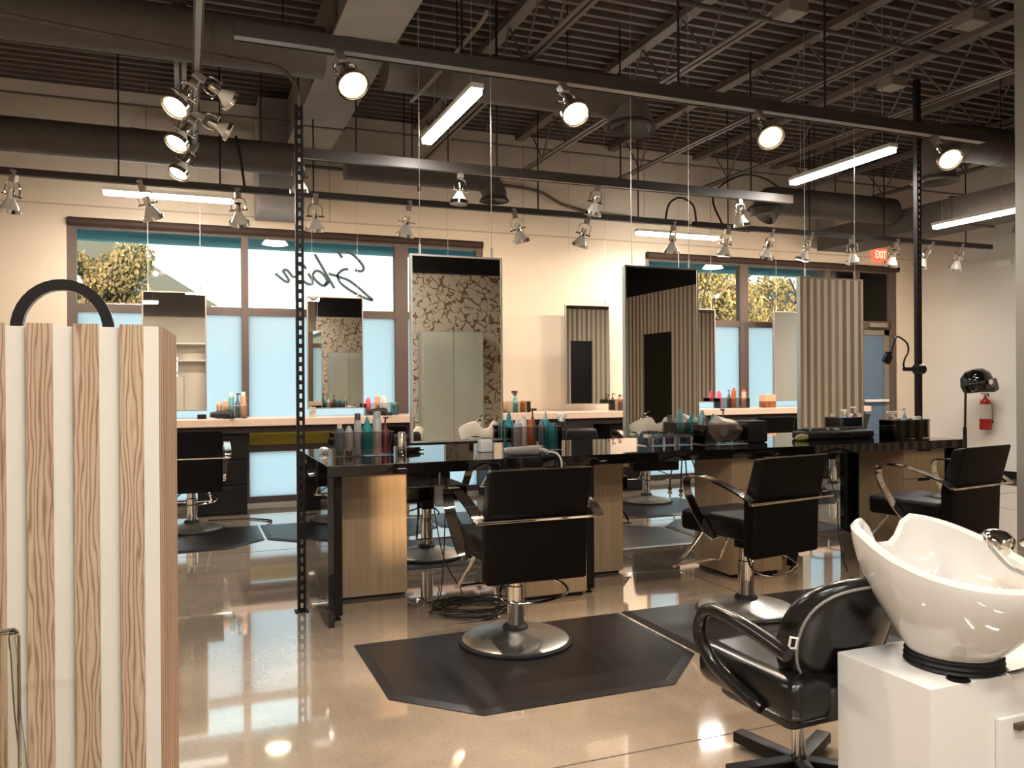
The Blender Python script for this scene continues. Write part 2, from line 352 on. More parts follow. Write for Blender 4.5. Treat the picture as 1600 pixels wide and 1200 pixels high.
round_duct('round duct ending in a small diffuser between the two windows', 1.48, 2.85, 8.2, 3.56, .13, 3.06, 3.33)
round_duct('far right round duct turning down to a diffuser near window', 6.75, 8.62, 8.2, 3.62, .17, 6.58, 3.5)
round_duct('short round duct with an elbow above the rightmost lit lamp', 7.45, 9.6, 6.2, 3.86, .19, 7.12, 3.42)
# pipes and conduits
def pipe(label, pts, r=.012, m=M_duct, name='conduit_pipe', grp=None, cat='pipe', sm=5):
    o = MB().tube(smooth_path(pts, sm), r, 8).build(name, m, None, True); return tag(o, label, cat, grp)
pipe('dark pipe on the far wall ending bluntly above the left duct', [(-.55, 9.7, 4.14), (.4, 9.7, 4.1), (1.0, 9.7, 4.08)], .03)
pipe('conduit bending down from the deck to the top of the left post', [(-2.0, 5.2, 3.50), (.2, 5.2, 3.36), (.52, 5.2, 3.34), (.63, 5.2, 3.25), (.65, 5.2, 3.10)], .014)
pipe('conduit curving down on the far wall right of the box duct', [(1.5, 9.75, 4.12), (2.4, 9.75, 4.1), (2.62, 9.75, 4.0), (2.66, 9.75, 3.75)], .02)
pipe('thin wall pipe running behind the upper track lamps', [(1.2, 9.8, 3.95), (3.2, 9.8, 3.93), (4.2, 9.8, 3.9), (4.7, 9.8, 3.72), (5.6, 9.8, 3.62), (7.6, 9.8, 3.58)], .02)
pipe('pale bent conduit descending beside the box duct', [(1.86, 5.1, 3.86), (1.84, 5.2, 3.80), (1.72, 5.9, 3.66), (1.66, 6.3, 3.62)], .014, M_beam)
pipe('sprinkler branch pipe under the deck across the right bays', [(2.6, 4.9, 4.06), (5.3, 4.9, 4.04), (7.0, 4.9, 4.04)], .018)
pipe('black flex cable drooping from the deck above the far track', [(7.3, 8.5, 3.62), (7.0, 8.5, 3.9), (6.6, 8.5, 4.0), (6.2, 8.45, 3.86), (5.9, 8.3, 3.6), (5.85, 8.05, 3.25)], .012, M_cable, cat='cable')
pipe('black looped cable above the gap between the far tracks', [(5.05, 8.0, 3.24), (5.1, 8.0, 3.42), (5.25, 8.0, 3.5), (5.42, 8.0, 3.42), (5.46, 8.0, 3.22)], .012, M_cable, cat='cable')
pipe('black cable rising from the far track beside the box duct', [(.52, 8.0, 3.2), (.48, 8.0, 3.5), (.44, 8.0, 3.7)], .012, M_cable, cat='cable')
for x, y, l in ((2.95, 3.6, 'first'), (4.6, 3.4, 'second')):
    pass
for x, y, l in ((4.05, 4.75, 'junction box fixed under the roof joist above the main strut'), (5.41, 4.4, 'junction box fixed under the joist nearest the right post'), (5.9, 5.6, 'junction box hung on conduit left of the right post')):
    o = MB().box(x-.09, y-.09, 4.02, x+.09, y+.09, 4.11, .01).build('junction_box', M_beam); tag(o, l, 'junction box', 'ceiling junction boxes')
    MB().cyl((x, y, 4.10), (x, y, DECK), .012, 6).build('conduit_drop', M_beam, o) if x == 5.9 else None
# ------------------------------------------------------------------ windows
def rect_pane(x0, x1, z0, z1, y, th=.01): return MB().box(x0, y-th/2, z0, x1, y+th/2, z1)
w1 = sempty('window_1'); b = MB(); F0 = YW+.02; F1 = YW+.13
def fr(b, x0, x1, z0, z1, y0=F0, y1=F1): b.box(x0, y0, z0, x1, y1, z1)
for x0, x1 in ((-1.18, -1.09), (.60, .675), (2.40, 2.56), (3.46, 3.54)): fr(b, x0, x1, .03, 3.17)
for z0, z1 in ((.03, .10), (.62, .70), (2.20, 2.29), (3.10, 3.17)): fr(b, -1.18, 3.54, z0, z1, F0+.01, F1-.01)
b.build('window_frame', M_frame, w1)
MB().tube([(-1.16, YW-.02, 3.165), (3.53, YW-.02, 3.165)], .045, 16).box(-1.18, YW-.0, 3.14, 3.54, YW+.1, 3.2).build('roller_blind', M_blind, w1, True)
for x0, x1 in ((-1.09, .60), (.675, 2.40), (2.56, 3.46)):
    rect_pane(x0, x1, 2.29, 3.11, YW+.07).build('clear_pane', M_glass, w1)
    rect_pane(x0, x1, .88, 2.20, YW+.07).build('frosted_pane', M_frost, w1)
    rect_pane(x0, x1, .10, .62, YW+.07).build('frosted_pane', M_frost, w1)
    rect_pane(x0, x1, .70, .88, YW+.05, .03).build('apron_panel', M_yellow, w1, label='mustard yellow strip under the counter')
w2 = sempty('window_2'); b = MB()
for x0, x1 in ((5.93, 6.0), (7.54, 7.68), (9.10, 9.22), (9.72, 9.80), (10.40, 10.54)): fr(b, x0, x1, .03, 3.17)
for z0, z1 in ((.03, .10), (.62, .70), (2.20, 2.29), (3.10, 3.17)): fr(b, 5.93, 9.78, z0, z1, F0+.01, F1-.01)
fr(b, 9.78, 10.42, 2.22, 2.34); fr(b, 9.78, 10.42, 3.10, 3.17)
b.build('window_frame', M_frame, w2)
MB().tube([(5.95, YW-.02, 3.165), (10.54, YW-.02, 3.165)], .045, 16).box(5.93, YW-.0, 3.14, 10.54, YW+.1, 3.2).build('roller_blind', M_blind, w2, True)
for x0, x1 in ((6.0, 7.54), (7.68, 9.10), (9.22, 9.72)):
    rect_pane(x0, x1, 2.29, 3.11, YW+.07).build('clear_pane', M_glass, w2)
    rect_pane(x0, x1, .88, 2.20, YW+.07).build('frosted_pane', M_frost, w2)
    rect_pane(x0, x1, .10, .62, YW+.07).build('frosted_pane', M_frost, w2)
    rect_pane(x0, x1, .70, .88, YW+.05, .03).build('apron_panel', M_yellow, w2, label='mustard yellow strip under the counter')
rect_pane(9.80, 10.40, 2.34, 3.11, YW+.07).build('clear_pane', M_glass, w2)
dr = sempty('door_1')
b = MB(); fr(b, 9.80, 9.88, .02, 2.2, YW+.03, YW+.08); fr(b, 10.30, 10.40, .02, 2.2, YW+.03, YW+.08); fr(b, 9.8, 10.4, 2.12, 2.2, YW+.03, YW+.08); fr(b, 9.8, 10.4, .02, .22, YW+.03, YW+.08)
b.build('door_frame', M_beam, dr); rect_pane(9.88, 10.30, .22, 2.12, YW+.055).build('frosted_pane', mat('blue_door_film', (.10, .16, .25), .3), dr)
MB().box(9.86, YW-.03, 1.07, 10.34, YW+.0, 1.11, .008).box(9.88, YW-.01, 1.07, 9.9, YW+.04, 1.11).box(10.3, YW-.01, 1.07, 10.32, YW+.04, 1.11).build('push_bar', M_plasticw, dr)
MB().box(9.95, YW-.04, 2.24, 10.3, YW+.02, 2.31, .01).build('door_closer', M_alu, dr)
# mirrored script lettering on the glass (read from the street)
L = {'S': [(1.762, 2.925), (1.731, 2.966), (1.715, 3.002), (1.778, 3.011), (1.883, 2.974), (1.979, 2.883), (2.021, 2.811), (1.989, 2.772), (1.914, 2.784)],
 'S2': [(1.835, 2.791), (1.766, 2.778), (1.708, 2.722), (1.724, 2.692), (1.839, 2.654), (1.966, 2.563), (2.072, 2.471), (2.126, 2.425), (2.029, 2.448), (1.902, 2.508), (1.796, 2.573), (1.744, 2.618), (1.713, 2.67), (1.697, 2.701), (1.64, 2.714), (1.599, 2.728)],
 'k': [(1.435, 2.951), (1.506, 2.829), (1.588, 2.686), (1.665, 2.552)],
 'e': [(1.608, 2.634), (1.546, 2.579), (1.479, 2.608), (1.423, 2.668), (1.413, 2.71), (1.449, 2.753), (1.506, 2.74), (1.557, 2.685), (1.577, 2.633), (1.546, 2.585)],
 'i': [(1.357, 2.718), (1.402, 2.647), (1.402, 2.595), (1.351, 2.593), (1.29, 2.632)], 'i2': [(1.266, 2.802), (1.307, 2.809), (1.332, 2.769)],
 'n': [(1.271, 2.724), (1.19, 2.669), (1.115, 2.746), (1.07, 2.736), (1.099, 2.686), (1.134, 2.625), (1.104, 2.609), (1.039, 2.652), (.98, 2.701)]}
M_letter = mat('teal_vinyl', (.035, .07, .085), .5)
for wi, dx in ((w1, 0), (w2, 7.02)):
    b = MB()
    for s in L.values(): b.ribbon(smooth_path([((x+dx), YW+.06, z) for x, z in s], 4), .004, .034, None) if 0 else b.sweep(smooth_path([(x+dx, YW+.06, z) for x, z in s], 4), [(-.016, -.002), (.016, -.002), (.016, .002), (-.016, .002)], upv=(0, 1, 0))
    b.build('window_lettering', M_letter, wi, label='dark teal script sign read backwards from inside')
# ------------------------------------------------------------------ outside
b = MB().box(-40, YW+.4, -.3, 60, 80, -.02); g = b.build('ground_outside', mat('pale_paving', (.55, .55, .50), .9)); g['kind'] = 'structure'
b = MB().box(-40, -40, -.3, 60, YB-.25, -.02); g = b.build('ground_behind', mat('paving', (.35, .33, .30), .9)); g['kind'] = 'structure'
cn = thing('canopy', 'teal painted canopy over the shop windows outside', 'canopy')
MB().box(-3, YW+.3, 3.62, 12, 11.4, 3.7).build('soffit', mat('teal_soffit', (.10, .30, .38), .6), cn)
MB().box(-3, 11.35, 3.21, 12, 11.5, 3.75).build('fascia', mat('teal_fascia', (.10, .28, .36), .6), cn)
MB().lathe([(.16, .0), (.12, .05), (.03, .07)], (1.05, 10.7, 3.16), 16).build('canopy_lamp', M_dimlit, cn)
MB().lathe([(.16, .0), (.12, .05), (.03, .07)], (7.6, 10.7, 3.16), 16).build('canopy_lamp', M_dimlit, cn)
MB().cyl((1.05, 10.7, 3.2), (1.05, 10.7, 3.62), .012).cyl((7.6, 10.7, 3.2), (7.6, 10.7, 3.62), .012).build('lamp_stem', M_blk, cn)
o = MB().box(9.9, 10.5, -.02, 11.6, 11.0, 3.6).build('brick_pier', M_brick); o['kind'] = 'structure'
# neighbouring building with grey gabled roof
nb = thing('neighbour_building', 'low building with a sloping grey roof across the street', 'building')
MB().box(-14, 31, -.02, .5, 40, 3.6).build('wall', mat('stucco', (.45, .40, .34), .9), nb)
MB().prism([(-15, 3.4), (1.7, 3.7), (-3.4, 6.9), (-15, 6.9)], -40, -30, Matrix.Rotation(PI/2, 4, 'X')).build('roof', mat('grey_roof', (.10, .11, .11), .9), nb)
nb = thing('distant_building', 'pale low roof peeking above the transom beside the lettering', 'building')
MB().box(6.5, 34, -.02, 20, 40, 4.1).build('wall', mat('stucco2', (.5, .46, .4), .9), nb)
MB().prism([(6.3, 4.05), (20.3, 4.05), (17, 5.0), (9.6, 5.0)], -40.5, -33.5, Matrix.Rotation(PI/2, 4, 'X')).build('roof', mat('pale_roof', (.5, .44, .38), .9), nb)
M_leaf = mat('autumn_leaves', (.20, .165, .085), .8, noise=.5, nscale=1.2); M_leaf2 = mat('golden_leaves', (.34, .27, .12), .8, noise=.5, nscale=1.2)
M_bark = mat('bark', (.10, .07, .05), .9)
def tree(label, x, y, h, r, m, nl=900, tr=.14, seed=1):
    random.seed(seed); t = thing('tree', label, 'tree', (x, y, -.02), 0, 'trees across the street')
    b = MB(); b.tube([(0, 0, 0), (.05, 0, h*.35), (0, 0, h*.8)], tr, 8, scales=[1, .8, .3])
    for k in range(9):
        a = random.uniform(0, 2*PI); b.tube([(0, 0, h*random.uniform(.3, .6)), (math.cos(a)*r*.4, math.sin(a)*r*.4, h*.75), (math.cos(a)*r*.8, math.sin(a)*r*.8, h*random.uniform(.75, .95))], tr*.35, 5, scales=[1, .6, .25])
    b.build('trunk', M_bark, t, True)
    b = MB(); cl = []
    for k in range(26):
        a = random.uniform(0, 2*PI); q = random.random()**.5*r*.8; cl.append((math.cos(a)*q, math.sin(a)*q, h*random.uniform(.42, .92), r*random.uniform(.22, .4)))
    for k in range(nl):
        c = random.choice(cl); v = Vector((random.gauss(0, 1), random.gauss(0, 1), random.gauss(0, .8))).normalized()*c[3]*random.uniform(.5, 1.05)
        p = Vector(c[:3])+v; s = random.uniform(.035, .085); R = Euler((random.uniform(0, 6), random.uniform(0, 6), random.uniform(0, 6))).to_matrix()
        vs = [b.bm.verts.new(p+R @ Vector(u)*s) for u in ((-1, 0, 0), (0, -.6, 0), (1, 0, 0), (0, .6, 0))]; b.bm.faces.new(vs)
    b.build('foliage', m, t)
tree('bushy olive tree at the left edge of the left window', -2.2, 23, 5.0, 1.5, M_leaf, 17600, .14, 3)
tree('olive tree partly cut by the left window frame', -5.0, 27, 4.9, 1.5, M_leaf, 14400, .14, 13)
tree('low olive tree in front of the grey gabled roof', -.9, 24, 4.0, 1.3, M_leaf, 12800, .1, 7)
tree('golden tree left of the mullion in the right window', 13.6, 20, 5.3, 2.2, M_leaf2, 16000, .12, 9)
tree('golden tree behind the lettering in the right window', 16.8, 20.5, 4.6, 2.1, M_leaf2, 13440, .12, 11)
tree('golden tree farther right behind the striped mirror', 19.8, 21, 4.4, 1.8, M_leaf2, 9600, .12, 15)
# ------------------------------------------------------------------ track and lamps
def strut(label, p0, p1, w=.05, h=.06, rods=(), name='lighting_track', m=M_strut):
    t = thing(name, label, 'track', (0, 0, 0), 0, 'ceiling lighting tracks'); a, bb = Vector(p0), Vector(p1)
    b = MB(); d = (bb-a).normalized(); side = Vector((-d.y, d.x, 0))*w/2; upz = Vector((0, 0, 1))
    prof = [(-w/2, 0), (-w/2, h), (w/2, h), (w/2, 0), (w/2-.008, 0), (w/2-.008, h-.008), (-w/2+.008, h-.008), (-w/2+.008, 0)]
    b.sweep([a, bb], [(x, z) for x, z in prof], upv=(0, 0, 1), cap=False); b.build('channel', m, t)
    b = MB(); b.box(min(a.x, bb.x)-(.0), min(a.y, bb.y)-(w*.3 if d.x > .5 else 0), a.z+.004, max(a.x, bb.x), max(a.y, bb.y)+(w*.3 if d.x > .5 else 0), a.z+.012) if d.x > .5 else b.box(a.x-w*.3, a.y, a.z+.004, a.x+w*.3, bb.y, a.z+.012)
    b.build('track_insert', M_alu, t)
    b = MB()
    b.bm.free()
    for q in rods: pt = a+(bb-a)*q; MB().cyl((pt.x, pt.y, pt.z+h), (pt.x, pt.y, DECK), .008, 6).build('hanger_rod', M_cable, t)
    return t
strut('heavy near strut carrying the four glowing lamps', (.24, 4.45, 3.18), (5.58, 4.45, 3.18), .09, .075, (.23, .5, .72))
strut('rear track along the left window with hanging spotlights', (-4.0, 8.0, 3.18), (5.35, 8.0, 3.18), .05, .06, (.1, .27, .37, .46, .55, .8, .93))
strut('rear track along the right window reaching the corner', (5.42, 8.0, 3.18), (10.2, 8.0, 3.18), .05, .06, (.1, .35, .6, .9))
strut('middle track above the island holding three spotlights', (.8, 6.6, 3.17), (5.62, 6.6, 3.17), .07, .08, (.1, .35, .6, .9))
strut('left track running away from the camera with tilted lamps', (0.07, 2.2, 3.24), (0.07, 6.95, 3.24), .05, .05, (.3, .7))
def mk_lamp(label, face_mat, lit=False):
    t = thing('track_spotlight', label, 'spotlight', group='track spotlights')
    MB().box(-.02, -.02, -.05, .02, .02, .03, .004).build('mount', M_alu, t)
    b = MB()
    for s in (-1, 1): b.ribbon(smooth_path([(0, 0, -.05), (s*.04, 0, -.06), (s*.052, 0, -.10), (s*.045, 0, -.145)], 4), .014, .005, upv=(s, 0, .01))
    b.cyl((-.065, 0, -.14), (.065, 0, -.14), .007, 8); b.build('yoke', M_chrome, t, True)
    h = MB(); h.lathe([(.024, .0), (.026, -.05), (.020, -.07)], (0, 0, -.09), 14).build('socket', M_chrome, t, True)
    MB().lathe([(.022, 0), (.032, -.02), (.062, -.075), (.064, -.085)], (0, 0, -.155), 20).build('bulb', M_bulbw, t, True)
    MB().lathe([(.0, 0), (.05, .0), (.060, .005)], (0, 0, -.243), 20).build('bulb_face', face_mat, t, True)
    MB().lathe([(.066, 0), (.072, 0), (.072, .026), (.067, .026), (.066, 0)], (0, 0, -.25), 24).build('rim', M_chrome, t, True)
    return t
LA = None
def place_lamp(proto, x, y, z, label, tilt=(0, 0), sc_=1.0, rz=None):
    r = dup(proto, (x, y, z), 0, label, 'track spotlights'); r.rotation_euler = (tilt[0], tilt[1], random.uniform(-.5, .5) if rz is None else rz); r.scale = (sc_,)*3; return r
pd = mk_lamp('dark proto', M_bulbw)
pl = mk_lamp('lit proto', M_lit)
pm = mk_lamp('dim proto', M_dimlit)
random.seed(8)
ordn = ['first', 'second', 'third', 'fourth', 'fifth', 'sixth', 'seventh', 'eighth', 'ninth', 'tenth', 'eleventh', 'twelfth', 'thirteenth', 'fourteenth', 'fifteenth']
for k, x in enumerate((-1.34, -.364, .451, 1.16, 2.083, 3.203, 4.071, 5.158, 5.891, 6.525, 7.112, 7.75, 8.50, 9.10, 9.637)):
    place_lamp(pm, x, 8.0, 3.19, 'chrome spotlight aimed at the window wall, %s from the left along the rear track' % ordn[k], (random.uniform(.15, .5), random.uniform(-.3, .3)), 1.3)
for k, x in enumerate((.821, 2.162, 3.464, 4.996)):
    lb = ['hidden behind the left post', 'above the tall marble-reflecting mirror', 'left of the looped cable', 'rightmost on that track'][k]
    place_lamp(pd, x, 6.6, 3.18, 'unlit chrome spotlight on the middle track, %s' % lb, (random.uniform(-.05, .2), random.uniform(-.2, .2)), 1.1)
for k, x in enumerate((.809, 2.175, 3.656, 5.288)):
    lb = ['over the left post end of the island', 'right of the slanted tube light', 'left of the long right tube light', 'beside the right post'][k]
    place_lamp(pl, x*.966, 4.45, 3.155, 'glowing warm spotlight under the near strut, %s' % lb, (-.74, [-.15, .05, .3, .4][k]), 1.18, 0)
for k, (y, ti, p) in enumerate(((5.30, (-.45, .50), pl), (6.02, (-.38, .48), pl), (6.80, (-.3, .45), pm))):
    lb = ['nearest of the three', 'middle of the three', 'farthest and dimmest of the three'][k]
    place_lamp(p, .07, y, 3.24, 'tilted lit spotlight on the left track, %s' % lb, ti, 1.15, 0)
for k, y in enumerate((5.2, 5.95)):
    place_lamp(pd, .075, y, 3.23, 'dark spotlight turned right on the left track, %s' % ['nearer one', 'farther one'][k], (.4, -1.1), .95)
for p in (pd, pl, pm):
    for ch in list(p.children): bpy.data.objects.remove(ch)
    bpy.data.objects.remove(p)
for x, tx, ty in ((.809, .6, 2.4), (2.175, 2.2, 2.6), (3.656, 3.0, 2.6), (5.288, 4.4, 2.6)):
    light('lamp_beam', 'SPOT', (x*.955, 4.17, 2.92), 120, WARM, to=(tx, ty, 0), spot_size=1.9, spot_blend=.9, shadow_soft_size=.008)
for x in (-1.34, -.364, .451, 1.16, 2.083, 3.203, 4.071, 5.158, 5.891, 6.525, 7.112, 7.75, 8.50, 9.10, 9.637):
    light('wall_wash_beam', 'SPOT', (x, 8.12, 2.88), 54 if 3 < x < 5.5 else 42, WARM, to=(x, 9.75, 1.9), spot_size=2.6, spot_blend=1, shadow_soft_size=.03)
for x in (.821, 2.162, 3.464, 4.996): light('middle_beam', 'SPOT', (x, 6.6, 2.88), 30, WARM, to=(x, 6.9, 0), spot_size=1.7, spot_blend=1, shadow_soft_size=.03)
for y in (5.0, 5.85): light('lamp_beam', 'SPOT', (-.24, y, 2.96), 40, WARM, to=(-2.5, y+1, 0), spot_size=1.9, spot_blend=.9, shadow_soft_size=.008)
# tube lights
def tube_light(label, c, ang, wires):
    t = thing('tube_light', label, 'ceiling light', c, ang, 'linear tube lights')
    MB().box(-.61, -.04, .0, .61, .04, .05, .012).build('diffuser', M_tube, t, True)
    MB().box(-.62, -.045, .04, .62, .045, .075, .004).build('housing', M_plasticw, t)
    b = MB()
    b.bm.free()
    for x in wires: MB().cyl((x, 0, .07), (x, 0, DECK-c[2]), .003, 5).build('hanging_wire', M_wire, t)
tube_light('glowing tube light above the tall left mirror', (1.79, 5.72, 3.30), PI/2, (-.5, .38))
tube_light('long glowing tube light above the striped mirror', (5.48, 5.8, 3.30), PI/2, (-.5, .5))
tube_light('glowing tube light nearest the right edge under boxed duct', (8.39, 6.72, 3.22), PI/2, (-.25, .5))
tube_light('glowing tube light in front of the right window head', (5.93, 9.1, 3.27), 0, (-.5, .5))
tube_light('glowing tube light in front of the left window head', (-.14, 9.05, 3.29), 0, (-.5, .5))
for lb, c, ang in (('added fill tube light over the entry behind the viewer, left', (-1.2, -1.6, 3.3), 0), ('added fill tube light over the entry behind the viewer, right', (1.2, -1.6, 3.3), 0), ('added fill tube light above the viewer', (.6, .8, 3.3), 0), ('added fill tube light above the wash basins', (2.2, .2, 3.3), 0), ('added fill tube light over the left aisle', (-1.8, 3.6, 3.3), PI/2)):  # out-of-view tubes added as fill light for the room
    tube_light(lb, c, ang, (-.5, .5))
for c, ang, p in (((1.79, 5.72, 3.28), PI/2, 40), ((5.48, 5.8, 3.28), PI/2, 40), ((8.39, 6.72, 3.2), PI/2, 60), ((5.93, 9.1, 3.25), 0, 25), ((-.14, 9.05, 3.27), 0, 25),
    ((-1.2, -1.6, 3.28), 0, 30), ((1.2, -1.6, 3.28), 0, 30), ((.6, .8, 3.28), 0, 50), ((2.2, .2, 3.28), 0, 30), ((-1.8, 3.6, 3.28), PI/2, 30)):  # this row: glow of the added fill tubes
    o = light('tube_light_glow', 'AREA', c, p, (1.0, .94, .87), shape='RECTANGLE', size=1.2, size_y=.07); o.rotation_euler = (0, 0, ang)
# exit sign
t = thing('exit_sign', 'red glowing exit sign on the wall above the glass door', 'exit sign', (10.15, YW-.03, 3.375))
MB().box(-.135, -.02, -.10, .135, .03, .10, .006).build('housing', mat('sign_red_face', (.5, .05, .03), .4, emit=(1, .13, .06), estr=.9), t)
cu = bpy.data.curves.new('letters', 'FONT'); cu.body = 'EXIT'; cu.size = .17; cu.align_x = 'CENTER'; cu.align_y = 'CENTER'; cu.extrude = .003
cu.materials.append(mat('sign_letters', (1, .3, .2), .4, emit=(1, .42, .28), estr=1.6))
tmp_ = bpy.data.objects.new('tmp', cu); C.objects.link(tmp_); dg = bpy.context.evaluated_depsgraph_get(); me_ = bpy.data.meshes.new_from_object(tmp_.evaluated_get(dg)); bpy.data.objects.remove(tmp_)
lo = bpy.data.objects.new('lettering', me_); C.objects.link(lo); lo.parent = t; lo.location = (0, -.024, 0); lo.rotation_euler = (PI/2, 0, 0); lo.scale = (.64, 1, 1)
# ------------------------------------------------------------------ posts
def slotted_post(label, x, y, z1):
    t = thing('slotted_post', label, 'post', (x, y, 0), 0, 'perforated posts at the island ends')
    b = MB(); wd = .024
    for s in (-1, 1): b.box(s*wd-.006*s-.001, -.02, 0, s*wd, .02, z1)
    b.box(-wd, -.022, 0, -wd+.016, -.018, z1); b.box(wd-.016, -.022, 0, wd, -.018, z1)
    z = .0
    while z < z1: b.box(-wd+.016, -.022, z, wd-.016, -.018, min(z1, z+.026)); z += .056
    b.build('channel', M_blk, t)
    MB().box(-.04, -.04, 0, .04, .04, .006).build('foot_plate', M_blk, t)
slotted_post('black perforated post at the left end of the island', .655, 5.2, 3.12)
slotted_post('black perforated post at the right end with the phone clamp', 6.0, 5.42, 4.05)
# ------------------------------------------------------------------ island
t = thing('styling_island', 'long glossy black styling island table across the room', 'table', (0, 0, 0))
MB().box(.75, 4.77, .865, 5.78, 6.09, .93, .003).build('tabletop', M_blkgloss, t)
MB().box(.75, 4.77, 0, .785, 6.09, .865, .002).build('end_panel', M_blkgloss, t)
MB().box(5.745, 4.77, 0, 5.78, 6.09, .865, .002).build('end_panel', M_blkgloss, t)
MB().box(.82, 5.38, .80, 5.74, 5.46, .865).build('cross_rail', M_blk, t)
for x in (.80, 2.47, 4.16, 5.69):
    for y in (4.90, 5.93): MB().box(x, y, .03, x+.055, y+.055, .865, .002).lathe([(.02, 0), (.02, .008), (.008, .01), (.008, .04)], (x+.028, y+.028, 0), 10).build('leg', M_blk, t)
# drawer cabinets
def cabinet(x0, y0, face, label):
    wd, dp = .44, .46; t = thing('drawer_cabinet', label, 'cabinet', (x0, y0, 0), 0, 'oak drawer cabinets under the island')
    b = MB(); b.box(0, .02 if face < 0 else 0, .02, wd, dp-(.0 if face < 0 else .02), .862, .002); b.build('body', M_veneer, t)
    yf = -.0 if face < 0 else dp-.02
    for k, (z0, z1) in enumerate(((.63, .86), (.36, .625), (.03, .355))):
        d = MB().box(.003, yf, z0, wd-.003, yf+.02, z1-.02).box(.003, yf, z1-.02, .15, yf+.02, z1).box(.29, yf, z1-.02, wd-.003, yf+.02, z1).build('drawer', M_veneer, t)
        MB().box(.15, yf+.015, z1-.019, .29, yf+.019, z1).build('finger_pull', M_blk, d)
    MB().box(.02, .03, 0, wd-.02, dp-.03, .02).build('plinth', M_blk, t)
cabinet(.915, 5.33, 1, 'oak cabinet lit by a warm patch at the left island end')
cabinet(2.01, 4.86, -1, 'oak drawer cabinet low behind the nearest styling chair')
cabinet(2.545, 5.33, 1, 'oak cabinet back between the first and second chairs')
cabinet(3.60, 4.86, -1, 'oak drawer cabinet behind the second styling chair')
cabinet(4.20, 5.33, 1, 'oak cabinet back seen past the second chair right side')
cabinet(5.22, 4.86, -1, 'oak drawer cabinet at the right end of the island')
# ------------------------------------------------------------------ mirrors
def hang_mirror(label, x0, x1, y, z0, z1, gl=M_mirror, th=.045, ztop=DECK, group='suspended mirrors', wire=(.07, .07), double=True):
    t = thing('hanging_mirror', label, 'mirror', ((x0+x1)/2, y, z0), 0, group); W = (x1-x0)/2; Hh = z1-z0; f = .012
    b = MB(); b.box(-W, -th/2, 0, -W+f, th/2, Hh); b.box(W-f, -th/2, 0, W, th/2, Hh); b.box(-W+f, -th/2, 0, W-f, th/2, f); b.box(-W+f, -th/2, Hh-f, W-f, th/2, Hh)
    b.build('mirror_frame', M_steel if double else M_alu, t)
    MB().box(-W+f, -th/2+.004, f, W-f, -th/2+.008, Hh-f).build('mirror_glass', gl, t)
    if double: MB().box(-W+f, th/2-.008, f, W-f, th/2-.004, Hh-f).build('mirror_glass', gl, t)
    MB().box(-W+f, -th/2+.009, f, W-f, th/2-.009, Hh-f).build('backing', M_blk, t)
    for s in (-1, 1):
        q = MB(); q.cyl((s*(W-wire[0]), 0, Hh+.05), (s*(W-wire[1]), 0, ztop-z0), .0025, 5); wr = q.build('hanging_wire', M_wire, t)
        MB().cyl((s*(W-wire[0]), 0, Hh), (s*(W-wire[0]), 0, Hh+.07), .008, 8).build('wire_clamp', M_plasticw if s < 0 else M_alu, wr)
hang_mirror('tall hanging mirror reflecting branch wallpaper and basins', 1.41, 2.07, 5.42, 1.0, 2.278)
hang_mirror('tall hanging mirror reflecting the dark doorway', 3.052, 3.70, 5.42, .985, 2.278)
hang_mirror('tall hanging mirror filled with reflected wood stripes', 4.685, 5.355, 5.42, 1.005, 2.262)
for x0, lb in ((-.43, 'hanging mirror over the counter just right of the striped stand'), (1.28, 'hanging mirror over the counter right of the left post'), (2.90, 'hanging mirror over the counter hidden behind the first island mirror'),
               (4.52, 'hanging mirror over the counter on the cream wall'), (6.17, 'hanging mirror over counter peeking right of the dark-doorway mirror'), (7.80, 'hanging mirror over counter left of the striped mirror')):
    hang_mirror(lb, x0, x0+.64, 9.55, 1.12, 2.405, M_mirror, .03, DECK, 'counter mirrors', (.06, .06), False)
# ------------------------------------------------------------------ counter
ct = thing('worktop', 'long beige counter along the window wall', 'counter')
MB().box(-1.4, 9.2, .955, 9.27, 9.88, 1.035, .006).build('top_slab', M_counter, ct)
MB().box(-1.4, 9.25, .88, 9.2, 9.30, .955).box(-1.4, 9.82, .88, 9.2, 9.87, .955).build('support_rail', M_blind, ct)
for x, lb in ((-1.35, 'black counter cabinet at the far left end'), (.11, 'black counter cabinet beside the left chair'), (1.75, 'black counter cabinet behind the left post'), (3.42, 'black counter cabinet below the cream wall, left one'),
              (5.02, 'black counter cabinet below the cream wall, right one'), (6.68, 'black counter cabinet under the right window'), (8.4, 'black counter cabinet nearest the glass door')):
    t = thing('counter_cabinet', lb, 'cabinet', (x, 9.3, 0), 0, 'black counter cabinets')
    MB().box(0, .02, .0, .5, .5, .87, .003).build('body', M_blk, t)
    for z0, z1 in ((.6, .86), (.33, .59), (.03, .32)):
        d = MB().box(.005, 0, z0, .495, .02, z1, .002).build('drawer', M_blk, t); MB().box(.15, -.012, z1-.03, .35, 0, z1-.015, .002).build('handle', M_rubber, d)
o = MB().box(4.55, 9.7, .3, 5.0, 9.9, .86, .004).build('access_panel', M_greyp); tag(o, 'grey panel under the counter at the cream wall', 'panel')
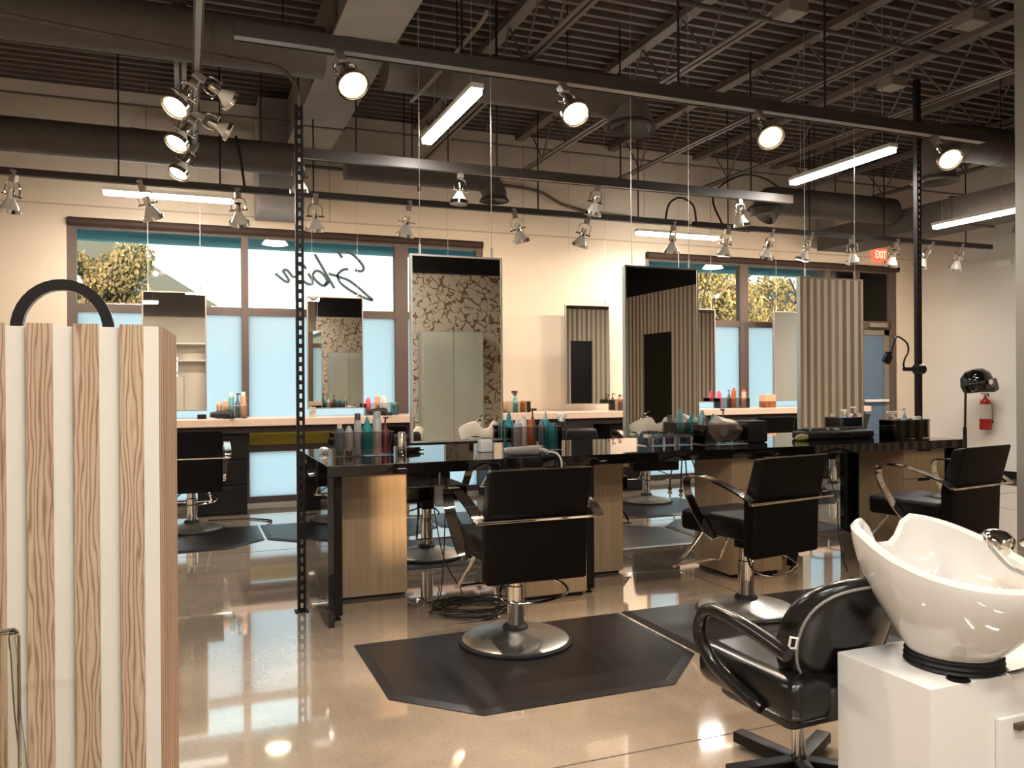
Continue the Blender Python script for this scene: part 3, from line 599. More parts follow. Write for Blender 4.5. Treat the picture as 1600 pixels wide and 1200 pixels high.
# ------------------------------------------------------------------ styling chairs
def mk_chair():
    t = thing('styling_chair', 'x', 'chair', group='black hydraulic styling chairs')
    MB().lathe([(0, .012), (.285, .012), (.287, .020), (.272, .030), (.18, .048), (.09, .066), (.055, .078), (.0, .08)], n=48).build('base_disc', M_steel, t, True)
    MB().lathe([(.29, 0), (.303, .003), (.303, .010), (.289, .014)], n=48).build('rubber_ring', M_rubber, t, True)
    MB().lathe([(.070, .066), (.068, .085), (.054, .098), (.0, .098)]).build('collar', M_rubber, t, True)
    MB().lathe([(.0, .088), (.047, .088), (.047, .30), (.040, .305), (.040, .46), (0, .46)]).build('column', M_chrome, t, True)
    MB().box(-.12, -.12, .445, .12, .12, .475, .006).box(-.05, -.05, .38, .05, .05, .45, .01).build('seat_plate', M_blk, t)
    MB().box(-.255, -.22, .475, .255, .30, .60, .035, 4).build('seat', M_leather, t, True)
    b = MB(); b.prism([(-.228, .395), (-.232, .70), (-.312, .955), (-.395, .968), (-.322, .69), (-.312, .385)], -.275, .275, Matrix(((0, 0, 1, 0), (1, 0, 0, 0), (0, 1, 0, 0), (0, 0, 0, 1))))
    bmesh.ops.bevel(b.bm, geom=[e for e in b.bm.edges if e.calc_face_angle(0) > .8], offset=.018, segments=3, profile=.6, affect='EDGES')
    b.build('backrest', M_leather, t, True)
    y = -.345
    MB().box(-.345, y-.022, .702, .345, y+.004, .716, .003).build('back_bar', M_chrome, t)
    for s in (-1, 1):
        P = smooth_path([(s*.325, y, .712), (s*.325, y+.06, .75), (s*.325, -.12, .80), (s*.325, .02, .828), (s*.325, .13, .826), (s*.322, .17, .80), (s*.317, .165, .72), (s*.305, .10, .60), (s*.29, .03, .50), (s*.275, -.02, .465)], 5)
        MB().ribbon(P, .046, .011, upv=(s, 0, 0) if 0 else None).build('armrest', M_chrome, t, True) if 0 else MB().sweep(P, [(-.0055, -.030), (.0055, -.030), (.0055, .030), (-.0055, .030)], upv=(1, 0, 0)).build('armrest', M_chrome, t, True)
    MB().tube(smooth_path([(-.13, .22, .475), (-.15, .30, .36), (-.19, .40, .225), (-.16, .43, .215), (.16, .43, .215), (.19, .40, .225), (.15, .30, .36), (.13, .22, .475)], 5), .010, 8).build('footrest', M_chrome, t, True)
    MB().tube(smooth_path([(-.02, -.02, .40), (-.10, -.10, .36), (-.16, -.20, .30), (-.10, -.26, .275), (.06, -.27, .275), (.20, -.22, .29), (.22, -.13, .32), (.10, -.04, .37), (.03, -.0, .40)], 5), .007, 8).build('pump_pedal', M_chrome, t, True)
    return t
ch = mk_chair(); ch.location = (1.64, 4.11, .012); ch.rotation_euler = (0, 0, 0); ch['label'] = 'nearest black styling chair with its back to the camera'
for x, y, rz, lb in ((3.16, 4.13, math.radians(10), 'second black styling chair turned left at the island'), (4.70, 4.15, math.radians(10), 'black styling chair nearest the white basin'),
                     (1.80, 6.43, PI, 'styling chair on the far side of the island by the oak cabinet'), (3.25, 6.45, PI, 'styling chair beyond the island between two mirrors'), (5.0, 6.5, PI+.2, 'styling chair beyond the island piled with black bags'),
                     (.04, 8.46, 0, 'styling chair at the window counter beside the striped stand'), (1.72, 8.4, .2, 'styling chair at the window counter seen behind the left island leg'), (3.3, 8.4, 0, 'styling chair at the window counter below the cream wall'),
                     (4.98, 8.34, -.15, 'styling chair at counter left of the rolling stand'), (6.55, 8.35, 0, 'styling chair at the counter under the right window'), (7.76, 8.35, .5, 'styling chair farthest right at the counter')):
    dup(ch, (x, y, .012), rz, lb)
# ------------------------------------------------------------------ floor mats
def mk_mat(w, d, c):
    b = MB(); P = [(0, 0), (w, 0), (w, -(d-c)), (w-c, -d), (c, -d), (0, -(d-c))]; cx, cy = w/2, -d/2
    def ins(k): return [(cx+(x-cx)*(1-k/w*2), cy+(y-cy)*(1-k/d*2)) for x, y in P]
    t = b.bm; r0_ = [t.verts.new((x, y, .001)) for x, y in P]; r1 = [t.verts.new((x, y, .004)) for x, y in P]; r2 = [t.verts.new((x, y, .0115)) for x, y in ins(.045)]
    t.faces.new(r0_[::-1]); t.faces.new(r2)
    for A, B in ((r0_, r1), (r1, r2)):
        for j in range(6): t.faces.new((A[j], A[(j+1) % 6], B[(j+1) % 6], B[j]))
    return b
m0 = mk_mat(1.60, 1.14, .33).build('salon_mat', M_mat); tag(m0, 'black rubber floor mat under the nearest styling chair', 'floor mat', 'angular salon mats'); m0.location = (.825, 4.40, 0)
for x, y, rz, lb in ((2.45, 4.41, 0, 'black rubber mat under the second styling chair'), (4.08, 4.42, 0, 'black rubber mat partly hidden behind the wash chair'),
                     (2.62, 6.02, PI, 'rubber mat beyond the island at its left end'), (4.25, 6.02, PI, 'rubber mat beyond the island behind the second chair'), (5.88, 6.02, PI, 'rubber mat beyond the island at its right end'),
                     (-.95, 8.52, 0, 'rubber mat at the window counter beside the striped stand'), (.675, 8.52, 0, 'rubber mat at the counter behind the left post'), (2.30, 8.52, 0, 'rubber mat at the counter below the left window edge'),
                     (3.93, 8.52, 0, 'rubber mat at the counter left of the rolling stand'), (5.62, 8.52, 0, 'rubber mat at the counter under the right window'), (7.25, 8.52, 0, 'rubber mat at the counter farthest right')):
    o = m0.copy(); C.objects.link(o); o.location = (x, y, 0); o.rotation_euler = (0, 0, rz); o['label'] = lb
# ------------------------------------------------------------------ wash unit
def cabinet_white(x0, y0, label):
    t = thing('wash_cabinet', label, 'cabinet', (x0, y0, 0)); W, D, Hh = .78, .36, .52
    MB().box(0, 0, .0, W, D, Hh, .002).build('body', M_white, t)
    d = MB().box(.255, -.016, .04, W-.02, -.001, .40, .002).build('door', M_white, t)
    MB().box(.31, -.035, .365, .40, -.016, .383, .003).build('handle', mat('bronze_handle', (.10, .06, .045), .4, .4), d)
    return t
wc = cabinet_white(1.963, 1.737, 'white laminate cabinet carrying the nearest wash basin')
for x, y in ((2.105, 1.765), (2.295, 1.79)): MB().lathe([(0, 0), (.031, 0), (.033, .001), (.0, .0012)], (x-1.963, y-1.737, .5205), 20).build('cable_grommet', M_blk, wc)
def basin(cx, cy, zb, label, s=1.0, rz=0):
    t = thing('wash_basin', label, 'basin', (cx, cy, zb), rz, 'white ceramic wash basins')
    def rim(a):
        # a: angle, 90deg = notch side (+Y)
        d = abs((a-PI/2+PI) % (2*PI)-PI)
        z = .285+.13*((1+math.sin(a))/2)**1.5 - .10*math.exp(-(d/.27)**4)
        R = 1/math.sqrt((math.cos(a)/.245)**2+(math.sin(a)/.31)**2)
        if math.sin(a) < 0: R = 1/math.sqrt((abs(math.cos(a))/.25)**2.6+(abs(math.sin(a))/.28)**2.6)**(1) if 0 else R*.98
        R *= 1-.05*math.exp(-(d/.24)**4)+.06*math.exp(-((d-.62)/.28)**2)
        return R, z
    def shell(ts, outer):
        rings = []
        N = 64
        for q in ts:
            ring = []
            for i in range(N):
                a = 2*PI*i/N; R, z = rim(a)
                if outer:  # q 0 at rim, 1 at base
                    rb = .135; rr = rb+(R-rb)*(1-q)**.62 if q < 1 else rb; zz = z*(1-q)**1.0+.045*q
                    rr = rb+(R*(1)-rb)*(1-q**1.7)
                    cy0 = .0
                else:
                    rr = (R-.036)*(1-q**1.9); zz = z+.0-(z-.13)*math.sin(min(1, q)*PI/2)**.8
                ring.append(Vector((rr*math.cos(a), rr*math.sin(a), zz)))
            rings.append(ring)
        return rings
    O = shell([1, .85, .7, .55, .4, .25, .12, .04, 0], True); I = shell([0.0, .05, .12, .25, .4, .55, .7, .85, .96], False)
    # rounded lip between them
    lip = []
    for k in range(1, 6):
        h = math.sin(PI*k/6)*.013; lip.append([a.lerp(b_, k/6)+Vector((0, 0, h)) for a, b_ in zip(O[-1], I[0])])
    R_ = O+lip+I; b = MB(); V = [[b.bm.verts.new(v) for v in r] for r in R_]; N = 64
    for A, B in zip(V, V[1:]):
        for i in range(N): b.bm.faces.new((A[i], A[(i+1) % N], B[(i+1) % N], B[i]))
    b.bm.faces.new(V[0][::-1]); b.bm.faces.new(V[-1])
    b.lathe([(.0, .0), (.126, .0), (.134, .012), (.135, .03), (.0, .035)], (0, 0, .035), 32)
    b.build('bowl', M_ceram, t, True)
    b = MB(); b.lathe([(.134, 0), (.143, .005), (.135, .013), (.142, .020), (.134, .028), (.141, .036), (.128, .046), (.0, .046)], (0, 0, 0), 32); b.build('tilt_gasket', M_rubber, t, True)
    fa = MB(); fa.lathe([(.024, 0), (.024, .05), (.018, .06)], (.03, -.245, .335), 18); fa.tube(smooth_path([(.03, -.245, .39), (.03, -.20, .42), (.03, -.15, .40)], 5), .012, 10)
    fc = fa.build('faucet', M_chrome, t, True); fc.location = (.035, -.03, 0)
    MB().lathe([(.012, 0), (.034, .01), (.040, .035), (.028, .07), (.012, .09), (0, .09)], (0, 0, 0), 20, Matrix.Translation((.02, -.12, .375)) @ Matrix.Rotation(math.radians(-65), 4, 'X')).build('spray_head', M_chrome, fc, True)
    MB().tube(smooth_path([(.06, -.245, .40), (.09, -.215, .455), (.14, -.19, .475)], 5), .008, 8).build('faucet_lever', M_chrome, fc, True)
    MB().tube(smooth_path([(.02, -.12, .38), (.03, -.17, .33), (.05, -.22, .30), (.09, -.27, .2), (.08, -.22, .06), (.08, -.12, -.01)], 6), .009, 8).build('spray_hose', M_steel, t, True)
    t.scale = (s, s, s); return t
basin(2.215, 1.875, .521, 'nearest white ceramic wash basin with the chin notch')
wc2 = cabinet_white(3.12, .95, 'white laminate cabinet seen only in the mirror'); basin(3.38, 1.10, .521, 'white wash basin seen only in the left mirror')
wc3 = cabinet_white(5.55, 1.0, 'white laminate cabinet seen only in the middle mirror'); basin(5.80, 1.14, .521, 'white wash basin seen only in the middle mirror')
# wash chair
def wash_chair(loc, rz, label):
    t = thing('wash_chair', label, 'chair', loc, rz, 'black wash chairs')
    b = MB()
    for k in range(5):
        a = math.radians(100+72*k); Mx = Matrix.Rotation(a, 4, 'Z')
        b.box(0, -.028, .015, .28, .028, .058, .008, 2, Mx)
    b.build('star_base', M_blk, t, True)
    MB().lathe([(0, .03), (.024, .03), (.024, .28), (0, .28)]).build('column', M_chrome, t, True)
    # seat
    b = MB(); b.box(-.255, -.25, .285, .255, .27, .44, .07, 5); b.build('seat', M_leather2, t, True)
    MB().box(-.20, -.18, .24, .20, .20, .33, .04, 3).build('seat_pan', M_rubber, t, True)
    # padded curved back: an outline disc, bent around the sitter and leaning back
    cxb, cyb, czb = .01, -.215, .555
    def pad(r, ph, side):
        c_, s_ = math.cos(ph), math.sin(ph); k = (abs(c_)**2.8+abs(s_)**2.8)**(-1/2.8)
        x = .235*r*k*c_; z = .205*r*k*s_; x *= 1-.12*max(0, -s_)*r
        th = .052*max(0, 1-r**7)**.5; v = (z+.205)
        y = side*th+1.15*x*x-.36*v+.07
        return Vector((cxb+x, cyb+y, czb+z))
    NP = 48; b = MB(); RS = [.001, .3, .55, .75, .86, .93, .97, .99, 1.0]
    rings = [[b.bm.verts.new(pad(r, 2*PI*i/NP, -1)) for i in range(NP)] for r in RS]+[[b.bm.verts.new(pad(r, 2*PI*i/NP, 1)) for i in range(NP)] for r in RS[-2::-1]]
    for A, B in zip(rings, rings[1:]):
        for i in range(NP): b.bm.faces.new((A[i], A[(i+1) % NP], B[(i+1) % NP], B[i]))
    b.bm.faces.new(rings[0]); b.bm.faces.new(rings[-1][::-1]); b.build('backrest', M_leather2, t, True)
    MB().tube([pad(.88, 2*PI*i/NP, -1)+Vector((0, -.002, 0)) for i in range(NP)], .005, 6, closed=True).build('piping', M_grey, t, True)
    tg = [pad(.955, PI+.02+q, -1)+Vector((-.006, -.012, 0)) for q in (-.10, .10)]
    tg2 = [pad(.90, PI+.02+q, -1)+Vector((-.004, -.010, 0)) for q in (.10, -.10)]
    MB().tube(tg+tg2, .0045, 6, closed=True).build('white_tag', M_plasticw, t)
    MB().box(-.10, -.26, .29, .10, -.14, .40, .02, 3).build('back_bracket', M_rubber, t, True)
    for s in (-1, 1):
        P = smooth_path([(s*.30, -.28, .545), (s*.31, -.17, .575), (s*.325, -.06, .60), (s*.325, .06, .605), (s*.32, .125, .57), (s*.315, .15, .49), (s*.30, .10, .41), (s*.28, .0, .355), (s*.26, -.11, .31)], 5)
        MB().tube(P, .024, 12, scales=[.9]+[1]*(len(P)-2)+[.8]).build('armrest', M_leather2, t, True)
    return t
wash_chair((2.03, 2.36, 0), math.radians(2), 'black wash chair backed up to the white basin')
wash_chair((3.30, 1.62, 0), 0, 'black wash chair seen only in the left mirror')
wash_chair((5.72, 1.66, 0), 0, 'black wash chair seen only in the middle mirror')
# ------------------------------------------------------------------ striped stand (foreground left)
a = -math.radians(3.9); st = thing('striped_stand', 'wood and cream striped display stand at the left edge', 'stand', (-.067, 2.379, 0), a)
MB().box(-1.0, .0, 0, -.008, .50, 1.553, .002).build('body', M_cream, st)
b = MB(); edges = [(-.049-.0, None)]
for x1, x0 in ((-.037, -.093), (-.144, -.201), (-.251, -.309), (-.358, -.415), (-.465, -.522), (-.572, -.63), (-.68, -.737), (-.787, -.845)):
    Mx = None; b.box(x0, -.014, 0, x1, 0, 1.56)
# grain per slat varies with position
b.build('wood_slat', M_ply, st)
b = MB()
for k in range(8): y0 = .004+k*.062; b.box(-.008, y0, 0, .006, y0+.042, 1.56, .002)
b.build('edge_slat', M_woodend, st)
b = MB(); b.box(-.037, -.004, 0, 0, 0, 1.556); b.build('corner_trim', M_cream, st)
P = [(-.300+.108*math.cos(q*PI/18), 2.46, 1.545+.122*math.sin(q*PI/18)) for q in range(19)]
tag(MB().ribbon(P, .03, .028).build('hoop_frame', M_leather2, None, True), 'black arched hoop standing on the striped stand', 'hoop')
# acrylic chair
t = thing('acrylic_chair', 'clear acrylic chair cropped at the lower left corner', 'chair', (-.555, 1.85, 0), 0)
MB().box(-.22, .17, .50, .22, .186, .88, .02, 2).build('backrest', M_acryl, t, True)
b = MB()
b.tube(smooth_path([(-.21, .178, .50), (-.215, .178, .7), (-.205, .178, .86), (-.18, .178, .875), (.18, .178, .875), (.205, .178, .86), (.215, .178, .7), (.235, .178, .50)], 4), .007, 8); b.build('back_edge', M_acryl, t, True)
MB().box(-.23, -.25, .45, .23, .19, .465, .007).build('seat', M_acryl, t, True)
for x in (-.2, .2):
    for y in (-.22, .16): MB().box(x-.02, y-.02, 0, x+.02, y+.02, .45, .006).build('leg', M_acryl, t, True)
# ------------------------------------------------------------------ striped partition with dark doorway, wallpaper wall, glossy doors
YD = (.02, .80)
def stripes_mat(axis):
    m = bpy.data.materials.new('striped_boards'); m.use_nodes = True; t = m.node_tree; b = t.nodes['Principled BSDF']
    tc = t.nodes.new('ShaderNodeTexCoord'); s = t.nodes.new('ShaderNodeSeparateXYZ'); t.links.new(tc.outputs['Object'], s.inputs[0])
    a = t.nodes.new('ShaderNodeMath'); a.operation = 'MULTIPLY'; a.inputs[1].default_value = 1/.107; t.links.new(s.outputs[axis], a.inputs[0])
    fl = t.nodes.new('ShaderNodeMath'); fl.operation = 'FRACT'; t.links.new(a.outputs[0], fl.inputs[0])
    fo = t.nodes.new('ShaderNodeMath'); fo.operation = 'FLOOR'; t.links.new(a.outputs[0], fo.inputs[0])
    wn = t.nodes.new('ShaderNodeTexWhiteNoise'); wn.noise_dimensions = '1D'; t.links.new(fo.outputs[0], wn.inputs['W'])
    r = t.nodes.new('ShaderNodeValToRGB'); r.color_ramp.elements[0].color = (.20, .115, .06, 1); r.color_ramp.elements[1].color = (.33, .23, .145, 1); t.links.new(wn.outputs['Value'], r.inputs[0])
    lt = t.nodes.new('ShaderNodeMath'); lt.operation = 'LESS_THAN'; lt.inputs[1].default_value = .52; t.links.new(fl.outputs[0], lt.inputs[0])
    mx = t.nodes.new('ShaderNodeMix'); mx.data_type = 'RGBA'; t.links.new(lt.outputs[0], mx.inputs[0]); mx.inputs[6].default_value = (.50, .455, .37, 1); t.links.new(r.outputs[0], mx.inputs[7])
    t.links.new(mx.outputs[2], b.inputs['Base Color']); b.inputs['Roughness'].default_value = .55; return m
M_strY = stripes_mat(1); M_strX = stripes_mat(0)
b = MB(); b.box(XP, .8, 0, XP+.14, 4.6, 2.72); b.box(XP, -.84, 0, XP+.14, .02, 2.72); b.box(XP, .02, 2.12, XP+.14, .8, 2.72); struct('wall_partition', b, M_strY)
b = MB(); b.box(XP, 4.6, 0, XP+.36, 4.80, DECK); struct('wall_partition_end', b, mat('grey_column', (.30, .27, .23), .8))
b = MB(); b.box(XP+.02, .02, 0, XP+.06, .8, 2.12); o = b.build('door_2', M_blk); o['kind'] = 'structure'
b = MB(); b.box(6.7, 3.9, 0, 7.26, 4.0, 2.9); b.box(7.26, 3.9, 2.25, 7.76, 4.0, 2.9); b.box(7.76, 3.9, 0, XR, 4.0, 2.9); struct('wall_rear_right', b, M_strX)
b = MB(); b.box(7.26, 3.9, 0, 7.76, 3.94, 2.25); o = b.build('door_3', M_blk); o['kind'] = 'structure'
b = MB(); b.box(2.9, -.95, 0, XP, -.85, 3.02); struct('wall_wallpaper', b, M_paper)
t = thing('tall_cupboard', 'glossy grey cupboard doors seen in the left mirror', 'cupboard', (3.15, -.849, 0))
MB().box(0, 0, 0, .92, .24, 2.16, .002).build('body', M_greyp, t)
M_gl = mat('glossy_grey_door', (.33, .33, .28), .12, coat=.6)
for x in (.005, .463): MB().box(x, .24, .02, x+.452, .26, 2.15, .002).build('door', M_gl, t)
# entry shelf behind the camera
t = thing('shelf_rack', 'white wall shelf and panel behind the viewer, seen in left mirror', 'shelf', (-1.4, YB+.02, 0))
MB().box(0, 0, 2.42, 1.9, .34, 2.46).box(0, 0, 2.0, 1.9, .3, 2.03).build('shelf', M_white, t)
for x in (0, 1.15, 1.87): MB().box(x, 0, 0, x+.03, .3, 2.42).build('upright', M_white, t)
MB().box(.03, .0, .0, 1.15, .28, 1.0).build('lower_cabinet', M_blk, t)
t = thing('sun_hat', 'brown wide brimmed hat on the shelf behind the viewer', 'hat', (-.55, YB+.2, 2.482)); MB().lathe([(.19, 0), (.19, .008), (.10, .015), (.095, .11), (.06, .13), (0, .13)], n=24).build('crown', mat('brown_felt', (.12, .06, .035), .9), t, True)
t = thing('handbag', 'brown leather handbag on the lower shelf behind the viewer', 'bag', (-.9, YB+.18, 2.031)); MB().box(-.2, -.07, 0, .2, .07, .25, .04, 3).build('body', mat('brown_bag_leather', (.14, .06, .03), .5), t, True)
# ------------------------------------------------------------------ bottles, trays and tools
def bcol(n, c, r=.3): return mat(n, c, r)
M_teal = bcol('teal_plastic', (.02, .22, .24)); M_ltgrey = bcol('pale_grey_plastic', (.42, .42, .38)); M_dk = bcol('dark_bottle', (.09, .07, .065))
M_or = bcol('amber_plastic', (.40, .11, .02)); M_wine = bcol('wine_plastic', (.18, .03, .05)); M_sky = bcol('light_teal_plastic', (.16, .36, .40)); M_pink = bcol('hot_pink_plastic', (.75, .08, .14))
M_peach = bcol('peach_plastic', (.65, .36, .22)); M_wh = M_plasticw; M_sil = bcol('silver_can', (.45, .43, .40)); M_slate = bcol('slate_blue_plastic', (.10, .14, .16)); M_clear = clearglass('clear_bottle', (.88, .9, .88))
PR = {}
def bottle(kind, x, y, z, r, h, m, cap, label, group, cat='bottle'):
    t = thing({'cone': 'squeeze_bottle', 'can': 'aerosol_can', 'flat': 'shampoo_bottle', 'spray': 'spray_bottle', 'pump': 'pump_bottle', 'tube': 'product_tube'}[kind], label, cat, (x, y, z), random.uniform(0, 6), group)
    n = 14
    if kind == 'cone':
        MB().lathe([(r*.9, 0), (r, .01), (r, h*.62), (r*.75, h*.74), (r*.4, h*.8), (0, h*.8)], n=n).build('body', m, t, True); MB().lathe([(r*.5, h*.78), (r*.45, h*.84), (r*.12, h), (0, h)], n=n).build('nozzle_cap', cap, t, True)
    elif kind == 'can':
        MB().lathe([(r*.95, 0), (r, .006), (r, h*.80), (r*.8, h*.84), (0, h*.84)], n=n).build('body', m, t, True); MB().lathe([(r*.82, h*.83), (r*.82, h*.97), (r*.7, h), (0, h)], n=n).build('cap', cap, t, True)
    elif kind == 'flat':
        MB().lathe([(r*.95, 0), (r, .008), (r, h*.82), (r*.85, h*.88), (0, h*.88)], n=n).build('body', m, t, True); MB().lathe([(r*.6, h*.87), (r*.6, h), (0, h)], n=n).build('cap', cap, t, True)
    elif kind == 'tube':
        MB().lathe([(r*.8, 0), (r*.8, h*.15), (r, h*.16), (r*.95, h*.8), (r*.3, h), (0, h)], n=n).build('body', m, t, True); MB().lathe([(r*.82, 0), (r*.82, h*.14), (0, h*.14)], n=n).build('cap', cap, t, True)
    else:
        MB().lathe([(r*.95, 0), (r, .008), (r, h*.55), (r*.35, h*.72), (r*.35, h*.76), (0, h*.76)], n=n).build('body', m, t, True)
        if kind == 'spray': MB().box(-.012, -.02, h*.75, .012, .014, h*.88, .004).box(-.010, -.055, h*.86, .010, .03, h*.97, .004).box(-.004, -.04, h*.76, .004, -.034, h*.88).build('trigger_head', cap, t, True)
        else: MB().cyl((0, 0, h*.74), (0, 0, h*.95), .006, 8).box(-.010, -.04, h*.92, .010, .012, h*.98, .003).build('pump_head', cap, t, True)
    return t
def tray(label, x0, y0, x1, y1, z, h, m=M_smoke, group='bottle organisers'):
    t = thing('organiser_tray', label, 'organiser', ((x0+x1)/2, (y0+y1)/2, z), 0, group); X, Y_ = (x1-x0)/2, (y1-y0)/2; q = .004
    MB().box(-X, -Y_, 0, X, Y_, .006).build('base', m, t)
    b = MB(); b.box(-X, -Y_, .006, X, -Y_+q, h); b.box(-X, Y_-q, .006, X, Y_, h); b.box(-X, -Y_+q, .006, -X+q, Y_-q, h); b.box(X-q, -Y_+q, .006, X, Y_-q, h); b.build('side', m, t)
    b = MB(); b.tube([(-X, -Y_, h), (X, -Y_, h), (X, Y_, h), (-X, Y_, h)], .003, 6, closed=True); b.build('lip', M_dk if m is M_smoke else M_alu, t)
T = .9305
G1 = 'bottles in the left island tray'
tray('smoked organiser on the island nearest the left post', .88, 5.33, 1.27, 5.52, T, .155)
for k, x, y, r, h, m, c, lb in (('flat', .925, 5.38, .026, .20, M_slate, M_wh, 'slate bottle with white cap, leftmost in the left island tray'), ('tube', .985, 5.38, .028, .19, M_ltgrey, M_dk, 'pale labelled tube beside the slate bottle in left island tray'),
    ('can', 1.045, 5.39, .024, .27, M_ltgrey, M_dk, 'tall grey can with a dark cap in left island tray'), ('cone', 1.105, 5.38, .036, .25, M_teal, M_teal, 'teal squeeze bottle in the middle of the left island tray'),
    ('can', 1.175, 5.40, .030, .28, M_sil, M_ltgrey, 'tallest pale grey can right of the teal bottle'), ('pump', 1.235, 5.42, .026, .25, M_wine, M_wine, 'wine red pump bottle at the right of left tray')):
    bottle(k, x, y, T+.007, r, h, m, c, lb, G1)
o = MB().lathe([(.028, 0), (.030, .005), (.030, .13), (.022, .155), (0, .16)], n=20).build('steel_canister', M_chrome, None, True); o.location = (1.30, 5.23, T); tag(o, 'upright chrome canister right of the left island tray', 'canister')
t = thing('hair_clipper', 'black hair clipper lying beside the chrome canister', 'clipper', (1.45, 5.50, T), .5)
MB().box(-.07, -.02, .0, .05, .02, .035, .01).build('body', M_blkgloss, t, True); MB().box(.05, -.02, .008, .08, .02, .022, .003).build('blade', M_chrome, t)
o = MB().blob((0, 0, .02), .035, .03, .02, 2, .2).build('crumpled_tissue', M_plasticw); o.location = (.87, 5.72, T); tag(o, 'small crumpled white tissue on the left end of the island', 'tissue')
G2 = 'bottles in the middle island tray'
tray('smoked organiser on the island right of the first mirror', 2.06, 5.22, 2.44, 5.40, T, .165)
for k, x, y, r, h, m, c, lb in (('cone', 2.095, 5.35, .036, .27, M_teal, M_teal, 'teal squeeze bottle at the left of the middle tray'), ('flat', 2.125, 5.26, .030, .21, M_ltgrey, M_wh, 'pale grey bottle in front of the left teal one'),
    ('flat', 2.19, 5.32, .028, .23, M_wh, M_wh, 'white capped bottle behind the amber one'), ('can', 2.225, 5.26, .026, .21, M_or, M_or, 'amber bottle in the middle tray'), ('pump', 2.27, 5.34, .028, .29, M_dk, M_dk, 'tall dark pump bottle in the middle tray'),
    ('tube', 2.31, 5.27, .024, .21, M_slate, M_ltgrey, 'slate tube right of the amber bottle'), ('cone', 2.365, 5.33, .034, .26, M_teal, M_ltgrey, 'teal squeeze bottle with pale tip in middle tray'), ('flat', 2.395, 5.27, .034, .18, M_teal, M_teal, 'squat teal bottle at the right front of middle tray')):
    bottle(k, x, y, T+.007, r, h, m, c, lb, G2)
bottle('spray', 2.475, 5.28, T, .030, .26, M_clear, M_wh, 'clear spray bottle with white trigger right of the middle tray', 'island spray bottles')
o = MB().box(-.045, -.035, 0, .045, .035, .085, .012).build('white_box', M_plasticw, None, True); o.location = (1.90, 5.30, T); tag(o, 'small white box at the foot of the first mirror', 'box')
t = thing('hair_dryer', 'grey hair dryer lying on the island above the nearest chair', 'hair dryer', (2.03, 4.95, T+.03), -.05)
MB().lathe([(.018, -.13), (.026, -.10), (.030, .02), (.034, .10), (.030, .13), (0, .135)], (0, 0, 0), 18, Matrix.Rotation(PI/2, 4, 'Y')).build('barrel', M_grey, t, True)
MB().tube(smooth_path([(.10, -.01, 0), (.13, -.05, .0), (.14, -.10, -.01)], 4), .016, 10).build('handle', M_grey, t, True)
MB().tube(smooth_path([(.14, -.10, -.005), (.17, -.17, -.01), (.185, -.215, -.05), (.187, -.22, -.14), (.185, -.22, -.20)], 6), .006, 8).build('power_cord', mat('pale_cord', (.45, .43, .38), .5), t, True)
tray('low dark organiser on the island below the second mirror', 3.13, 5.22, 3.50, 5.38, T, .06)
for i, (x, m, c, lb) in enumerate(((3.18, M_ltgrey, M_dk, 'short pale jar at the left of the low tray'), (3.27, M_slate, M_dk, 'short slate jar in the low tray'), (3.37, M_dk, M_dk, 'short black jar in the low tray'))):
    bottle('flat', x, 5.30, T+.007, .034, .085, m, c, lb, 'jars in the low island tray', 'jar')
G3 = 'bottles in the crowded island tray'
tray('smoked organiser on the island with a foil bag', 3.56, 5.10, 3.93, 5.30, T, .15)
for k, x, y, r, h, m, c, lb in (('can', 3.59, 5.16, .024, .20, M_dk, M_dk, 'dark can at the left of the crowded tray'), ('tube', 3.625, 5.25, .026, .25, M_sky, M_wh, 'light teal tube standing tall in the crowded tray'), ('cone', 3.73, 5.26, .040, .22, M_teal, M_teal, 'round teal bottle in the crowded tray'), ('pump', 3.83, 5.27, .028, .26, M_dk, M_dk, 'black pump bottle right of the teal one in crowded tray')):
    bottle(k, x, y, T+.007, r, h, m, c, lb, G3)
o = MB().blob((0, 0, .10), .13, .055, .105, 2, .28).build('foil_bag', mat('crinkled_foil_film', (.62, .55, .45), .25, .45)); o.location = (3.76, 5.16, T+.008); tag(o, 'crinkled silver foil bag in the crowded tray', 'bag')
o = MB().box(-.11, -.07, 0, .11, .07, .17, .02).build('black_box', M_rubber, None, True); o.location = (4.07, 5.25, T); tag(o, 'square black box right of the foil bag', 'box')
o = MB().blob((0, 0, .025), .06, .04, .028, 2, .12).build('hair_sponge', mat('dull_yellow', (.28, .25, .06), .6)); o.location = (4.52, 5.20, T); tag(o, 'small dull yellow sponge left of the striped mirror', 'sponge')
t = thing('tool_bag', 'low black tool bag under the striped mirror', 'bag', (4.95, 5.33, T)); MB().box(-.34, -.10, 0, .36, .10, .065, .025, 3).build('body', M_rubber, t, True); MB().tube(smooth_path([(-.1, -.10, .04), (-.05, -.13, .05), (.05, -.13, .05), (.1, -.10, .04)], 4), .008, 8).build('handle', M_rubber, t, True)
G4 = 'bottles in the right island tray'
tray('smoked organiser at the right end of the island', 5.30, 5.0, 5.66, 5.18, T, .15)
